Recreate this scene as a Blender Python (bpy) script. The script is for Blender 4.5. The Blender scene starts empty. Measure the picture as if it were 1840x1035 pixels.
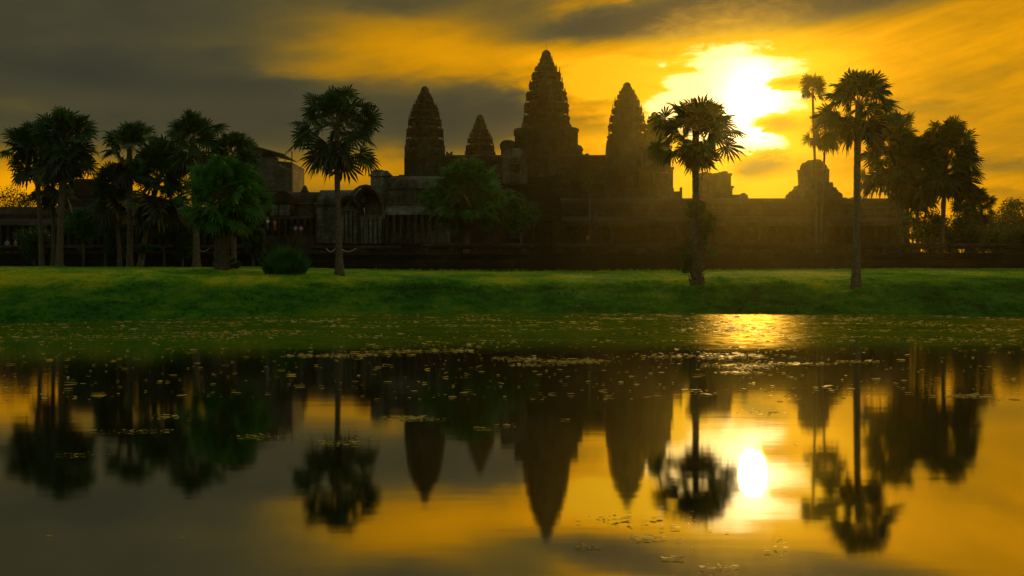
import bpy, math, random
import numpy as np
from mathutils import Vector, Matrix, noise
R = math.radians
F = 1500.0; HC = 1.6; CX = 920.0; CY = 517.5      # focal length in photo pixels, eye height over the water
scene = bpy.context.scene
col = scene.collection

# ------------------------------------------------------------------ camera
cam = bpy.data.objects.new('camera', bpy.data.cameras.new('camera'))
col.objects.link(cam); scene.camera = cam
cam.location = (0, 0, HC); cam.rotation_euler = (R(90), 0, 0)
cam.data.sensor_width = 36; cam.data.lens = 36*F/1840
cam.data.clip_end = 6000; cam.data.clip_start = 0.1
scene.view_settings.view_transform = 'Standard'
scene.view_settings.look = 'None'
scene.view_settings.exposure = 0.0
scene.view_settings.gamma = 1.0

# ------------------------------------------------------------------ sky
SUN_AZ = math.atan((1352-CX)/F)
SUN_EL = math.atan((CY-185)/F*math.cos(SUN_AZ))
world = bpy.data.worlds.new("World"); scene.world = world; world.use_nodes = True
nt = world.node_tree; nt.nodes.clear()

class E:
    """tiny expression wrapper that grows math nodes"""
    tree = None
    def __init__(s, sock): s.s = sock
    @staticmethod
    def op(kind, *a, clamp=False):
        n = E.tree.nodes.new('ShaderNodeMath'); n.operation = kind; n.use_clamp = clamp
        for i, x in enumerate(a):
            if isinstance(x, E): E.tree.links.new(x.s, n.inputs[i])
            else: n.inputs[i].default_value = float(x)
        return E(n.outputs[0])
    def __add__(s, o): return E.op('ADD', s, o)
    __radd__ = __add__
    def __sub__(s, o): return E.op('SUBTRACT', s, o)
    def __rsub__(s, o): return E.op('SUBTRACT', o, s)
    def __mul__(s, o): return E.op('MULTIPLY', s, o)
    __rmul__ = __mul__
    def __truediv__(s, o): return E.op('DIVIDE', s, o)
def smooth(x, a, b):
    n = E.tree.nodes.new('ShaderNodeMapRange'); n.interpolation_type = 'SMOOTHSTEP'; n.clamp = True
    E.tree.links.new(x.s, n.inputs[0])
    n.inputs[1].default_value = a; n.inputs[2].default_value = b
    n.inputs[3].default_value = 0; n.inputs[4].default_value = 1
    return E(n.outputs[0])
def mixc(f, a, b):
    n = E.tree.nodes.new('ShaderNodeMix'); n.data_type = 'RGBA'
    if isinstance(f, E): E.tree.links.new(f.s, n.inputs[0])
    else: n.inputs[0].default_value = f
    for x, i in ((a, 6), (b, 7)):
        if isinstance(x, tuple): n.inputs[i].default_value = (*x, 1)
        else: E.tree.links.new(x, n.inputs[i])
    return n.outputs[2]
E.tree = nt
tc = nt.nodes.new('ShaderNodeTexCoord')
sep = nt.nodes.new('ShaderNodeSeparateXYZ'); nt.links.new(tc.outputs['Generated'], sep.inputs[0])
dx, dy, dz = (E(sep.outputs[i]) for i in range(3))
az = E.op('ARCTAN2', dx, dy)
el = E.op('ARCSINE', E.op('MINIMUM', E.op('MAXIMUM', dz, -1), 1))
def dirnoise(scale, stretch, detail, seed, rough=.55, tilt=0.0, dist=0.0):
    cmb = nt.nodes.new('ShaderNodeCombineXYZ')
    e2 = el + az*tilt if tilt else el
    for i, q in enumerate((az*scale, e2*(scale*stretch), E.op('ADD', seed, 0))):
        nt.links.new(q.s, cmb.inputs[i])
    n = nt.nodes.new('ShaderNodeTexNoise'); n.inputs['Scale'].default_value = 1
    n.inputs['Detail'].default_value = detail; n.inputs['Roughness'].default_value = rough
    n.inputs['Distortion'].default_value = dist
    nt.links.new(cmb.outputs[0], n.inputs['Vector'])
    return E(n.outputs[0]) - 0.5
def ang(px, py):
    a = math.atan((px-CX)/F); return a, math.atan((CY-py)/F*math.cos(a))
nbig = dirnoise(5, 3.0, 3, 3.1, tilt=-.12)
nmid = dirnoise(13, 3.5, 5, 8.7, tilt=-.1, dist=.4)
nfin = dirnoise(38, 2.6, 6, 1.3, .6, dist=.5)
nstr = dirnoise(9, 9.0, 4, 5.5, .55, tilt=-.22)
# warped angles
waz = az + nmid*.055 + nfin*.012
wel = el + nmid*.020 + nfin*.010
def blob(px, py, sx, sy, amp, rot=0, warp=1):
    a0, e0 = ang(px, py); c = math.cos(a0)**2
    sa, se = sx/F*c, sy/F*math.cos(a0)
    u = (waz if warp else az) - a0; v = (wel if warp else el) - e0
    if rot: v = v - u*math.tan(R(rot))
    q = (u*u)*(1/sa**2) + (v*v)*(1/se**2)
    return E.op('POWER', math.e, q*-1)*amp
def azp(px): return math.atan((px-CX)/F)
g = smooth(waz + (el-.15)*-.45, azp(760), azp(1060))*.66 + .14
for b in [(830, 95, 250, 62, .62, 2), (640, 45, 150, 50, .20, 0), (1000, 110, 160, 80, .10, 0),
          (960, 10, 150, 40, .10, 0), (560, 130, 110, 22, .2, 0),
          (-40, 330, 240, 62, .66, 0), (260, 335, 240, 55, .44, 0), (640, 312, 210, 44, .50, 0), (690, 262, 40, 28, .12, 0),
          (860, 292, 190, 22, .22, 0), (20, 190, 90, 14, .07, 0),
          (1300, 22, 340, 40, -1.1, 3.0), (330, 75, 190, 16, .09, 4), (120, 130, 160, 22, -.10, -3), (420, 150, 200, 20, -.06, 2), (1760, 190, 230, 180, -.13, 0), (1060, 52, 130, 20, -.34, 6), (1600, -30, 420, 38, -.34, 2),
          (700, 10, 90, 20, -.14, 0),
          (850, 200, 130, 52, -.22, 0), (940, 195, 60, 45, -.30, -6), (1050, 182, 70, 9, -.22, -9), (1070, 225, 60, 16, -.34, -4),
          (1060, 270, 60, 12, -.10, 0), (1180, 98, 70, 8, -.20, -4),
          (1290, 190, 270, 150, .30, 0), (1300, 130, 330, 40, .10, 0),
          (1405, 222, 44, 15, -.44, 0), (1420, 148, 48, 8, -.26, 3), (1640, 195, 80, 13, -.20, -6),
          (1378, 292, 46, 22, -.62, 0), (1345, 305, 30, 12, -.3, 0), (1530, 300, 60, 20, -.16, 0),
          (1400, 335, 170, 36, .16, 0), (1245, 300, 60, 50, .1, 0), (1790, 300, 120, 16, -.24, -12), (1800, 345, 110, 11, -.20, -12), (1700, 250, 200, 60, -.05, 0)]:
    g = g + blob(*b)
side = smooth(az, azp(760), azp(1100))
g = g + nbig*.27 + nmid*(.08+side*.28) + nstr*(side*.24+.06) + nfin*(side*.15)
ramp = nt.nodes.new('ShaderNodeValToRGB'); nt.links.new(g.s, ramp.inputs[0])
cr = ramp.color_ramp; cr.interpolation = 'B_SPLINE'
stops = [(0, (.034, .037, .026)), (.16, (.052, .052, .030)), (.30, (.105, .082, .026)), (.46, (.26, .145, .012)),
         (.62, (.50, .22, .002)), (.80, (.80, .325, .001)), (.93, (.98, .40, .002)), (1.0, (1.15, .52, .008))]
while len(cr.elements) < len(stops): cr.elements.new(.5)
for e_, (p, c) in zip(cr.elements, stops): e_.position = p; e_.color = (*c, 1)
# bright gap around the veiled sun
a0, e0 = ang(1312, 176)
u = (waz-a0)*(F/142); v = (wel-e0)*(F/92)
d = E.op('SQRT', u*u+v*v)
a1, e1 = ang(1362, 235)
u1 = (waz-a1)*(F/62); v1 = (wel-e1)*(F/52)
d = E.op('SMOOTH_MIN', d, E.op('SQRT', u1*u1+v1*v1), .25)
w = 1 - d + nfin*.75 + nmid*.45
for b in [(1405, 222, 52, 17, -1.9, 0), (1425, 148, 56, 9, -1.5, 3), (1195, 128, 50, 6, -.5, -6), (1170, 158, 40, 5, -.5, -6), (1375, 296, 46, 20, -1.2, 0), (1425, 90, 60, 8, -.5, 0)]:
    w = w + blob(*b)
wm = smooth(w, -.06, .26)
halo = smooth(w, -.9, .3)
c1 = mixc(halo*.55, ramp.outputs[0], (1.35, .66, .010))
c2 = mixc(wm, c1, (1.9, 1.25, .42))
# core of the veiled sun
sv = Vector((math.sin(SUN_AZ)*math.cos(SUN_EL), math.cos(SUN_AZ)*math.cos(SUN_EL), math.sin(SUN_EL)))
ca, ce = SUN_AZ, SUN_EL
uu = (az-ca)*(1/.034); vv = (el-ce)*(1/.048)
core = E.op('POWER', math.e, (uu*uu+vv*vv)*-1)
c3 = mixc(E.op('MULTIPLY', core, smooth(w, -.1, .4)), c2, (3.6, 2.9, 1.6))
# daylight overhead: the Sky Texture, above what the photo shows
sky = nt.nodes.new('ShaderNodeTexSky'); sky.sky_type = 'NISHITA'; sky.sun_disc = False
sky.sun_elevation = SUN_EL; sky.sun_rotation = SUN_AZ; sky.dust_density = 3
vm = nt.nodes.new('ShaderNodeVectorMath'); vm.operation = 'SCALE'; vm.inputs['Scale'].default_value = .10
nt.links.new(sky.outputs[0], vm.inputs[0])
over = mixc(.6, vm.outputs[0], (.42, .50, .30))
hi = smooth(el + nbig*.1, R(24), R(50))
c4 = mixc(hi, c3, over)
back = smooth(E.op('ABSOLUTE', az), R(48), R(100))
c5 = mixc(back*.8, c4, (.17, .21, .15))
bg = nt.nodes.new('ShaderNodeBackground'); nt.links.new(c5, bg.inputs[0]); bg.inputs[1].default_value = 1.0
wo = nt.nodes.new('ShaderNodeOutputWorld'); nt.links.new(bg.outputs[0], wo.inputs[0])
world.cycles.sampling_method = 'MANUAL'; world.cycles.sample_map_resolution = 2048

sl = bpy.data.lights.new('sun', 'SUN'); sl.energy = .9; sl.angle = R(1.6); sl.color = (1.0, .58, .14)
so = bpy.data.objects.new('sun', sl); col.objects.link(so)
so.rotation_euler = sv.to_track_quat('Z', 'Y').to_euler(); so.location = sv*200

# ------------------------------------------------------------------ helpers
def W(px, py, D): return Vector(((px-CX)*D/F, D, HC+(CY-py)*D/F))
def wx(px, D): return (px-CX)*D/F
def wz(py, D): return HC+(CY-py)*D/F
def tag(o, label=None, cat=None, group=None, kind=None):
    if label: o['label'] = label
    if cat: o['category'] = cat
    if group: o['group'] = group
    if kind: o['kind'] = kind
    return o
def empty(name, loc, rz=0):
    o = bpy.data.objects.new(name, None); col.objects.link(o); o.location = loc; o.rotation_euler.z = rz
    o.empty_display_size = .3
    return o
def link_mesh(name, me, mat, parent=None):
    o = bpy.data.objects.new(name, me); col.objects.link(o)
    if mat: me.materials.append(mat)
    if parent: o.parent = parent
    return o
def np_mesh(name, V, Fc, mat, parent=None, smooth_=False):
    """V (n,3), Fc (m,k) arrays"""
    V = np.asarray(V, np.float32); Fc = np.asarray(Fc, np.int32); k = Fc.shape[1]
    me = bpy.data.meshes.new(name)
    me.vertices.add(len(V)); me.vertices.foreach_set('co', V.ravel())
    me.loops.add(Fc.size); me.loops.foreach_set('vertex_index', Fc.ravel())
    me.polygons.add(len(Fc)); me.polygons.foreach_set('loop_start', np.arange(0, Fc.size, k, dtype=np.int32))
    me.polygons.foreach_set('loop_total', np.full(len(Fc), k, np.int32))
    me.update(calc_edges=True)
    if smooth_: me.polygons.foreach_set('use_smooth', np.ones(len(Fc), bool))
    return link_mesh(name, me, mat, parent)

class MB:
    def __init__(s): s.v = []; s.f = []
    def add(s, vs, fs):
        n = len(s.v); s.v += [tuple(q) for q in vs]; s.f += [tuple(i+n for i in q) for q in fs]
    def box(s, x0, x1, y0, y1, z0, z1, jit=0):
        if jit:
            j = lambda: random.uniform(-jit, jit)
            vs = [(x+j(), y+j(), z+j()) for z in (z0, z1) for x, y in ((x0, y0), (x1, y0), (x1, y1), (x0, y1))]
        else:
            vs = [(x, y, z) for z in (z0, z1) for x, y in ((x0, y0), (x1, y0), (x1, y1), (x0, y1))]
        s.add(vs, [(3, 2, 1, 0), (4, 5, 6, 7), (0, 1, 5, 4), (1, 2, 6, 5), (2, 3, 7, 6), (3, 0, 4, 7)])
    def loft(s, rings, cap=True):
        n = len(rings[0]); vs = [q for r in rings for q in r]; fs = []
        for k in range(len(rings)-1):
            for i in range(n):
                j = (i+1) % n
                fs.append((k*n+i, k*n+j, (k+1)*n+j, (k+1)*n+i))
        if cap: fs += [tuple(range(n-1, -1, -1)), tuple((len(rings)-1)*n+i for i in range(n))]
        s.add(vs, fs)
    def tube(s, pts, rad, n=6):
        rings = []; up = Vector((0, 0, 1))
        pts = [Vector(p) for p in pts]
        if not isinstance(rad, (list, tuple)): rad = [rad]*len(pts)
        for i, p in enumerate(pts):
            d = (pts[min(i+1, len(pts)-1)] - pts[max(i-1, 0)]).normalized()
            a = d.orthogonal().normalized() if abs(d.z) > .95 else d.cross(up).normalized()
            if abs(d.z) > .95: a = (Vector((1, 0, 0)) - d*d.x).normalized()
            b = d.cross(a)
            rings.append([p + (a*math.cos(t)+b*math.sin(t))*rad[i] for t in [2*math.pi*k/n for k in range(n)]])
        s.loft(rings)
    def prism(s, prof, x0, x1, axis='x'):
        """profile [(a,z)...] swept along axis"""
        n = len(prof)
        if axis == 'x': vs = [(x0, a, z) for a, z in prof] + [(x1, a, z) for a, z in prof]
        else: vs = [(a, x0, z) for a, z in prof] + [(a, x1, z) for a, z in prof]
        fs = [(i, (i+1) % n, n+(i+1) % n, n+i) for i in range(n)] + [tuple(range(n-1, -1, -1)), tuple(range(n, 2*n))]
        s.add(vs, fs)
    def build(s, name, mat, parent=None, sm=False):
        me = bpy.data.meshes.new(name); me.from_pydata(s.v, [], s.f)
        import bmesh
        b = bmesh.new(); b.from_mesh(me); bmesh.ops.recalc_face_normals(b, faces=b.faces[:]); b.to_mesh(me); b.free()
        if sm: me.polygons.foreach_set('use_smooth', [True]*len(me.polygons))
        return link_mesh(name, me, mat, parent)

# ------------------------------------------------------------------ materials
def mat_new(name):
    m = bpy.data.materials.new(name); m.use_nodes = True; E.tree = m.node_tree
    b = m.node_tree.nodes['Principled BSDF']; return m, m.node_tree, b
def tex_noise(t, scale, detail=4, rough=.55, vec=None, out=0, dist=0):
    n = t.nodes.new('ShaderNodeTexNoise'); n.inputs['Scale'].default_value = scale
    n.inputs['Detail'].default_value = detail; n.inputs['Roughness'].default_value = rough; n.inputs['Distortion'].default_value = dist
    if vec: t.links.new(vec, n.inputs['Vector'])
    return n.outputs[out]
def rampn(t, sock, stops, interp='LINEAR'):
    r = t.nodes.new('ShaderNodeValToRGB'); t.links.new(sock, r.inputs[0]); c = r.color_ramp; c.interpolation = interp
    while len(c.elements) < len(stops): c.elements.new(.5)
    for e_, (p, q) in zip(c.elements, stops):
        e_.position = p; e_.color = (*q, 1) if isinstance(q, tuple) else (q, q, q, 1)
    return r.outputs[0]
def worldpos(t, sx=1, sy=1, sz=1):
    g_ = t.nodes.new('ShaderNodeNewGeometry'); m = t.nodes.new('ShaderNodeMapping')
    m.inputs['Scale'].default_value = (sx, sy, sz)
    t.links.new(g_.outputs['Position'], m.inputs['Vector']); return m.outputs[0]
def bump(t, b, h, strength, dist):
    n = t.nodes.new('ShaderNodeBump'); n.inputs['Strength'].default_value = strength; n.inputs['Distance'].default_value = dist
    t.links.new(h, n.inputs['Height']); t.links.new(n.outputs[0], b.inputs['Normal']); return n

def stone_mat(name, dark, mid, pale, blk=1.0, row=.55):
    m, t, b = mat_new(name)
    p = worldpos(t); big = tex_noise(t, .16, 5, .6, p); med = tex_noise(t, .9, 6, .65, p)
    pv = worldpos(t, 1, 1, .22); streak = tex_noise(t, 1.3, 5, .6, pv)
    mixf = E(big)*.6 + E(med)*.35 + E(streak)*.35 - .15
    c = rampn(t, mixf.s, [(.36, dark), (.5, mid), (.66, pale)])
    # block courses in world x+y / z
    pos = worldpos(t); sp = t.nodes.new('ShaderNodeSeparateXYZ'); t.links.new(pos, sp.inputs[0])
    cm = t.nodes.new('ShaderNodeCombineXYZ'); t.links.new((E(sp.outputs[0])+E(sp.outputs[1])).s, cm.inputs[0]); t.links.new(sp.outputs[2], cm.inputs[1])
    br = t.nodes.new('ShaderNodeTexBrick'); t.links.new(cm.outputs[0], br.inputs['Vector'])
    br.inputs['Scale'].default_value = 1; br.inputs['Brick Width'].default_value = blk; br.inputs['Row Height'].default_value = row
    br.inputs['Mortar Size'].default_value = .035; br.inputs['Mortar Smooth'].default_value = .4
    br.inputs['Color1'].default_value = (1, 1, 1, 1); br.inputs['Color2'].default_value = (.62, .62, .62, 1); br.inputs['Mortar'].default_value = (.3, .3, .3, 1)
    mm = t.nodes.new('ShaderNodeMix'); mm.data_type = 'RGBA'; mm.blend_type = 'MULTIPLY'; mm.inputs[0].default_value = .8
    t.links.new(c, mm.inputs[6]); t.links.new(br.outputs[0], mm.inputs[7]); t.links.new(mm.outputs[2], b.inputs['Base Color'])
    b.inputs['Roughness'].default_value = .92; b.inputs['Specular IOR Level'].default_value = .2
    hgt = E(br.outputs['Fac'])*-.5 + E(med)*1.0
    bump(t, b, hgt.s, .9, .25)
    return m
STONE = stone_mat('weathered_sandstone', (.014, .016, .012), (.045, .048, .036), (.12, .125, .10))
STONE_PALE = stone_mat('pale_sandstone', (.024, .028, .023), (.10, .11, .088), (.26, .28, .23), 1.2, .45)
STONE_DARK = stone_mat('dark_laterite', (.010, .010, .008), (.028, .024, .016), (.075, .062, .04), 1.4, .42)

def simple(name, colr, rough=.8, nscale=3, var=.5, metal=0, bumpd=0):
    m, t, b = mat_new(name)
    n = tex_noise(t, nscale, 5, .6, worldpos(t))
    lo = tuple(q*(1-var) for q in colr); hi_ = tuple(min(1, q*(1+var)) for q in colr)
    t.links.new(rampn(t, n, [(.35, lo), (.65, hi_)]), b.inputs['Base Color'])
    b.inputs['Roughness'].default_value = rough; b.inputs['Metallic'].default_value = metal
    if bumpd: bump(t, b, n, .8, bumpd)
    return m
def leaf_mat(name, colr, trans=.35, var=.5, nscale=1.2):
    m, t, b = mat_new(name)
    n = tex_noise(t, nscale, 4, .6, worldpos(t))
    lo = tuple(q*(1-var) for q in colr); hi_ = tuple(q*(1+var) for q in colr)
    c = rampn(t, n, [(.35, lo), (.65, hi_)])
    t.links.new(c, b.inputs['Base Color']); b.inputs['Roughness'].default_value = .5; b.inputs['Specular IOR Level'].default_value = .35
    tr = t.nodes.new('ShaderNodeBsdfTranslucent'); t.links.new(c, tr.inputs[0])
    mx = t.nodes.new('ShaderNodeMixShader'); mx.inputs[0].default_value = trans
    t.links.new(b.outputs[0], mx.inputs[1]); t.links.new(tr.outputs[0], mx.inputs[2])
    t.links.new(mx.outputs[0], t.nodes['Material Output'].inputs[0])
    return m
PALM = leaf_mat('palm_leaf', (.016, .068, .010)); PALM_B = leaf_mat('fresh_palm_leaf', (.028, .140, .010))
DEAD = leaf_mat('dry_leaf', (.035, .050, .015), .2); TREE = leaf_mat('tree_leaf', (.022, .075, .012))
PETI = simple('petiole', (.13, .11, .04), .6); BARK = simple('palm_bark', (.085, .07, .052), .9, 6, .5, 0, .03)
IVY = leaf_mat('ivy_leaf', (.05, .11, .02))

def grass_mat():
    m, t, b = mat_new('grass')
    p = worldpos(t, 1, .45, 1); n1 = tex_noise(t, .16, 4, .6, p); n2 = tex_noise(t, 2.5, 5, .7, p)
    n3 = tex_noise(t, 1, 5, .7, worldpos(t, .9, .5, 2))
    f = (E(n1)-.5)*.75+(E(n2)-.5)*.35+(E(n3)-.5)*.5+.5
    sz = t.nodes.new('ShaderNodeSeparateXYZ'); t.links.new(worldpos(t), sz.inputs[0]); Z_ = E(sz.outputs[2])
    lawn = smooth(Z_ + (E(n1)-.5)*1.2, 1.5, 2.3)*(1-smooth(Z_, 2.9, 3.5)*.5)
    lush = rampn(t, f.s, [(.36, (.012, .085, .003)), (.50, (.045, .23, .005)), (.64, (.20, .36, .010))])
    lit_lawn = rampn(t, f.s, [(.34, (.05, .26, .008)), (.48, (.20, .46, .010)), (.62, (.62, .60, .018))])  # yellow of the sunlit stripe, put into the lawn colour by height
    c = mixc(lawn, lush, lit_lawn)
    t.links.new(c, b.inputs['Base Color']); b.inputs['Roughness'].default_value = .75; b.inputs['Specular IOR Level'].default_value = .15
    tr = t.nodes.new('ShaderNodeBsdfTranslucent'); t.links.new(c, tr.inputs[0])
    mx = t.nodes.new('ShaderNodeMixShader'); mx.inputs[0].default_value = .45
    t.links.new(b.outputs[0], mx.inputs[1]); t.links.new(tr.outputs[0], mx.inputs[2])
    t.links.new(mx.outputs[0], t.nodes['Material Output'].inputs[0]); return m
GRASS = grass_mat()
def ground_mat():
    m, t, b = mat_new('lawn_ground')
    p = worldpos(t, 1, .45, 1); n1 = tex_noise(t, .16, 4, .6, p); n2 = tex_noise(t, 2.5, 5, .7, p)
    n3 = tex_noise(t, 1, 5, .7, worldpos(t, .9, .5, 2))
    f = (E(n1)-.5)*.75+(E(n2)-.5)*.35+(E(n3)-.5)*.5+.5
    sz = t.nodes.new('ShaderNodeSeparateXYZ'); t.links.new(worldpos(t), sz.inputs[0]); Z_ = E(sz.outputs[2])
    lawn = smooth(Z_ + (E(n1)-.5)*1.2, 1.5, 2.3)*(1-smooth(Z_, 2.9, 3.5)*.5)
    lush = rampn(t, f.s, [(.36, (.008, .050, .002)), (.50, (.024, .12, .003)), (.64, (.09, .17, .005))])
    lit_lawn = rampn(t, f.s, [(.34, (.025, .13, .004)), (.48, (.10, .26, .006)), (.62, (.34, .36, .010))])  # same sunlit yellow painted into the soil under the blades
    c = mixc(lawn, lush, lit_lawn)
    t.links.new(c, b.inputs['Base Color']); b.inputs['Roughness'].default_value = .9; b.inputs['Specular IOR Level'].default_value = .1
    bump(t, b, tex_noise(t, 3, 6, .7, worldpos(t)), 1, .2); return m
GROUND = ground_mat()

def water_mat():
    m, t, b = mat_new('pond_water')
    t.nodes.remove(b)
    pos = worldpos(t); sp = t.nodes.new('ShaderNodeSeparateXYZ'); t.links.new(pos, sp.inputs[0])
    X, Y = E(sp.outputs[0]), E(sp.outputs[1])
    # ripples: long and low
    rp = tex_noise(t, 1, 3, .5, worldpos(t, .30, .9, 1)); rf = tex_noise(t, 1, 2, .5, worldpos(t, 2.2, 6, 1))
    h = E(rp)*1.0 + E(rf)*.10
    bn = t.nodes.new('ShaderNodeBump'); bn.inputs['Strength'].default_value = 1; bn.inputs['Distance'].default_value = .0017
    t.links.new(h.s, bn.inputs['Height'])
    gl = t.nodes.new('ShaderNodeBsdfGlossy'); gl.distribution = 'BECKMANN'; gl.inputs['Color'].default_value = (.82, .80, .70, 1)
    rr = smooth(Y, 6, 22)*.040 + .058
    t.links.new(rr.s, gl.inputs['Roughness']); t.links.new(bn.outputs[0], gl.inputs['Normal'])
    df = t.nodes.new('ShaderNodeBsdfDiffuse'); df.inputs['Color'].default_value = (.018, .020, .006, 1)
    fr = t.nodes.new('ShaderNodeFresnel'); fr.inputs['IOR'].default_value = 1.33
    mx = t.nodes.new('ShaderNodeMixShader'); t.links.new((E(fr.outputs[0])*.35+.64).s, mx.inputs[0])
    t.links.new(df.outputs[0], mx.inputs[1]); t.links.new(gl.outputs[0], mx.inputs[2])
    # thin algae film over the far part of the pond
    n = tex_noise(t, 1, 6, .65, worldpos(t, .10, .30, 1)); n2 = tex_noise(t, 1, 5, .7, worldpos(t, 1.2, 3.2, 1))
    edge = smooth(Y + (E(n)-.5)*7, 20.5, 25.5)
    film = edge*smooth(E(n2)*.8+E(n)*.5, .38, .72)*.62 + edge*.12
    ad = t.nodes.new('ShaderNodeBsdfDiffuse')
    t.links.new(rampn(t, n2, [(.35, (.025, .075, .003)), (.65, (.09, .15, .006))]), ad.inputs[0])
    ag = t.nodes.new('ShaderNodeBsdfGlossy'); ag.inputs['Roughness'].default_value = .34; ag.distribution = 'BECKMANN'; ag.inputs['Color'].default_value = (.5, .40, .12, 1)
    am = t.nodes.new('ShaderNodeMixShader'); lw = t.nodes.new('ShaderNodeLayerWeight'); lw.inputs[0].default_value = .5
    n4 = tex_noise(t, 1, 5, .75, worldpos(t, 1.6, 2.2, 1))
    t.links.new((E.op('POWER', E(lw.outputs['Facing']), 16)*smooth(E(n4), .40, .62)*.62+.02).s, am.inputs[0])
    b4 = t.nodes.new('ShaderNodeBump'); b4.inputs['Strength'].default_value = 1; b4.inputs['Distance'].default_value = .02
    t.links.new(n4, b4.inputs['Height']); t.links.new(b4.outputs[0], ag.inputs['Normal'])
    t.links.new(ad.outputs[0], am.inputs[1]); t.links.new(ag.outputs[0], am.inputs[2])
    m2 = t.nodes.new('ShaderNodeMixShader'); t.links.new(film.s, m2.inputs[0])
    t.links.new(mx.outputs[0], m2.inputs[1]); t.links.new(am.outputs[0], m2.inputs[2])
    t.links.new(m2.outputs[0], t.nodes['Material Output'].inputs[0]); return m
WATER = water_mat()

# ------------------------------------------------------------------ ground and water
SH = [(-200, 30), (-90, 30), (-40, 33), (-22.4, 36.6), (-15, 46), (-7.9, 53.2), (0, 54), (13.5, 53), (20.8, 50), (28, 45.7), (45, 41), (90, 38), (200, 38)]
def yshore(x):
    for (a, b), (c, d) in zip(SH, SH[1:]):
        if a <= x <= c: return b+(d-b)*(x-a)/(c-a)
    return 38
def prof(d):
    pts = [(-6, -1.0), (-.3, -.12), (0, .0), (.8, .28), (3, .72), (6, 1.30), (9, 1.80), (13, 2.25), (26, 2.9), (46, 3.62), (60, 3.7), (4000, 3.7)]
    if d <= -6: return -1.0
    for (a, b), (c, e) in zip(pts, pts[1:]):
        if a <= d <= c: return b+(e-b)*(d-a)/(c-a)
    return 3.7
MOUNDS = []
def ground_z(x, y):
    far = y-yshore(x); near = 1.6-y; lr = abs(x)-140
    far += .9*noise.noise(Vector((x*.22, 3.3, 0)))+.35*noise.noise(Vector((x*.9, 1.3, 0)))
    d = max(far, near, lr)
    z = prof(d)
    if d > 0 and far == d:
        k = min(1, d/2.5)*max(0, 1-max(0, y-110)/60)
        am = .12 if d > 14 else .42
        z += k*am*noise.fractal(Vector((x*.16, y*.30, .3)), .9, 2.1, 4)
        for mx_, my, r, hh in MOUNDS:
            q = ((x-mx_)**2+(y-my)**2)/r**2
            if q < 6: z += hh*math.exp(-q)
    return z
for px, D, r, hh in ((610, 63, 1.8, .18), (397, 62, 2.0, .22), (1252, 60, 2.0, .28), (513, 61, 2.4, .15)):
    MOUNDS.append((wx(px, D), D, r, hh))
xs = np.unique(np.concatenate([np.linspace(-2500, -160, 8), np.linspace(-155, -52, 24), np.arange(-50, 50.1, .5), np.linspace(52, 155, 24), np.linspace(160, 2500, 8)]))
ys = np.unique(np.concatenate([np.linspace(-900, -10, 5), np.arange(-8, 26, 2.0), np.arange(26, 110, .45), np.linspace(112, 200, 20), np.linspace(230, 4500, 14)]))
V = np.array([(x, y, ground_z(x, y)) for y in ys for x in xs]); nx = len(xs)
Fq = [(j*nx+i, j*nx+i+1, (j+1)*nx+i+1, (j+1)*nx+i) for j in range(len(ys)-1) for i in range(nx-1)]
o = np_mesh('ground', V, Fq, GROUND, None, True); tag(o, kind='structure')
wv = [(-200, -30, 0), (200, -30, 0), (200, 75, 0), (-200, 75, 0)]
o = np_mesh('water', wv, [(0, 1, 2, 3)], WATER); tag(o, kind='structure')

# grass blades on the bank and lawn (stuff)
def blades(rng, X, Y, Z, H, Wd, nb):
    n = len(X); X = np.repeat(X, nb); Y = np.repeat(Y, nb); Z = np.repeat(Z, nb); H = np.repeat(H, nb)*rng.uniform(.6, 1.2, n*nb)
    m = n*nb; a = rng.uniform(0, 2*np.pi, m); r = rng.uniform(0, 1, m)*H*.7
    bx = X+np.cos(a)*r*.7; by = Y+np.sin(a)*r*.7
    t_ = rng.uniform(0, 2*np.pi, m); w_ = Wd*rng.uniform(.6, 1.4, m)
    lean = rng.uniform(.1, .8, m)*H
    V = np.empty((m, 3, 3))
    V[:, 0] = np.stack([bx-np.cos(t_)*w_, by-np.sin(t_)*w_, Z-.02], 1)
    V[:, 1] = np.stack([bx+np.cos(t_)*w_, by+np.sin(t_)*w_, Z-.02], 1)
    V[:, 2] = np.stack([bx+np.cos(a)*lean, by+np.sin(a)*lean, Z+H], 1)
    return V.reshape(-1, 3)
rng = np.random.default_rng(5)
px_ = []; 
N = 42000
for _ in range(N):
    y = 100 - (rng.random()**.62)*0 - rng.random()*66 if rng.random() < .5 else rng.uniform(36, 68)
    x = rng.uniform(-.68, .68)*y
    d_ = y-yshore(x)
    if d_ < .05 or y > 99: continue
    cl = noise.noise(Vector((x*.5, y*.9, 2)))
    h_ = (.05+.07*max(0, cl)) if d_ > 11 else (.09+.34*max(0, cl+.05))
    if y > 96: h_ = .3
    px_.append((x, y, ground_z(x, y), h_*rng.uniform(.6, 1.3)))
A = np.array(px_)
V = blades(rng, A[:, 0], A[:, 1], A[:, 2], A[:, 3], .022, 7)
o = np_mesh('grass', V, np.arange(len(V)).reshape(-1, 3), GRASS); tag(o, 'green grass covering the pond bank and lawn', 'grass', kind='stuff')

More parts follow.
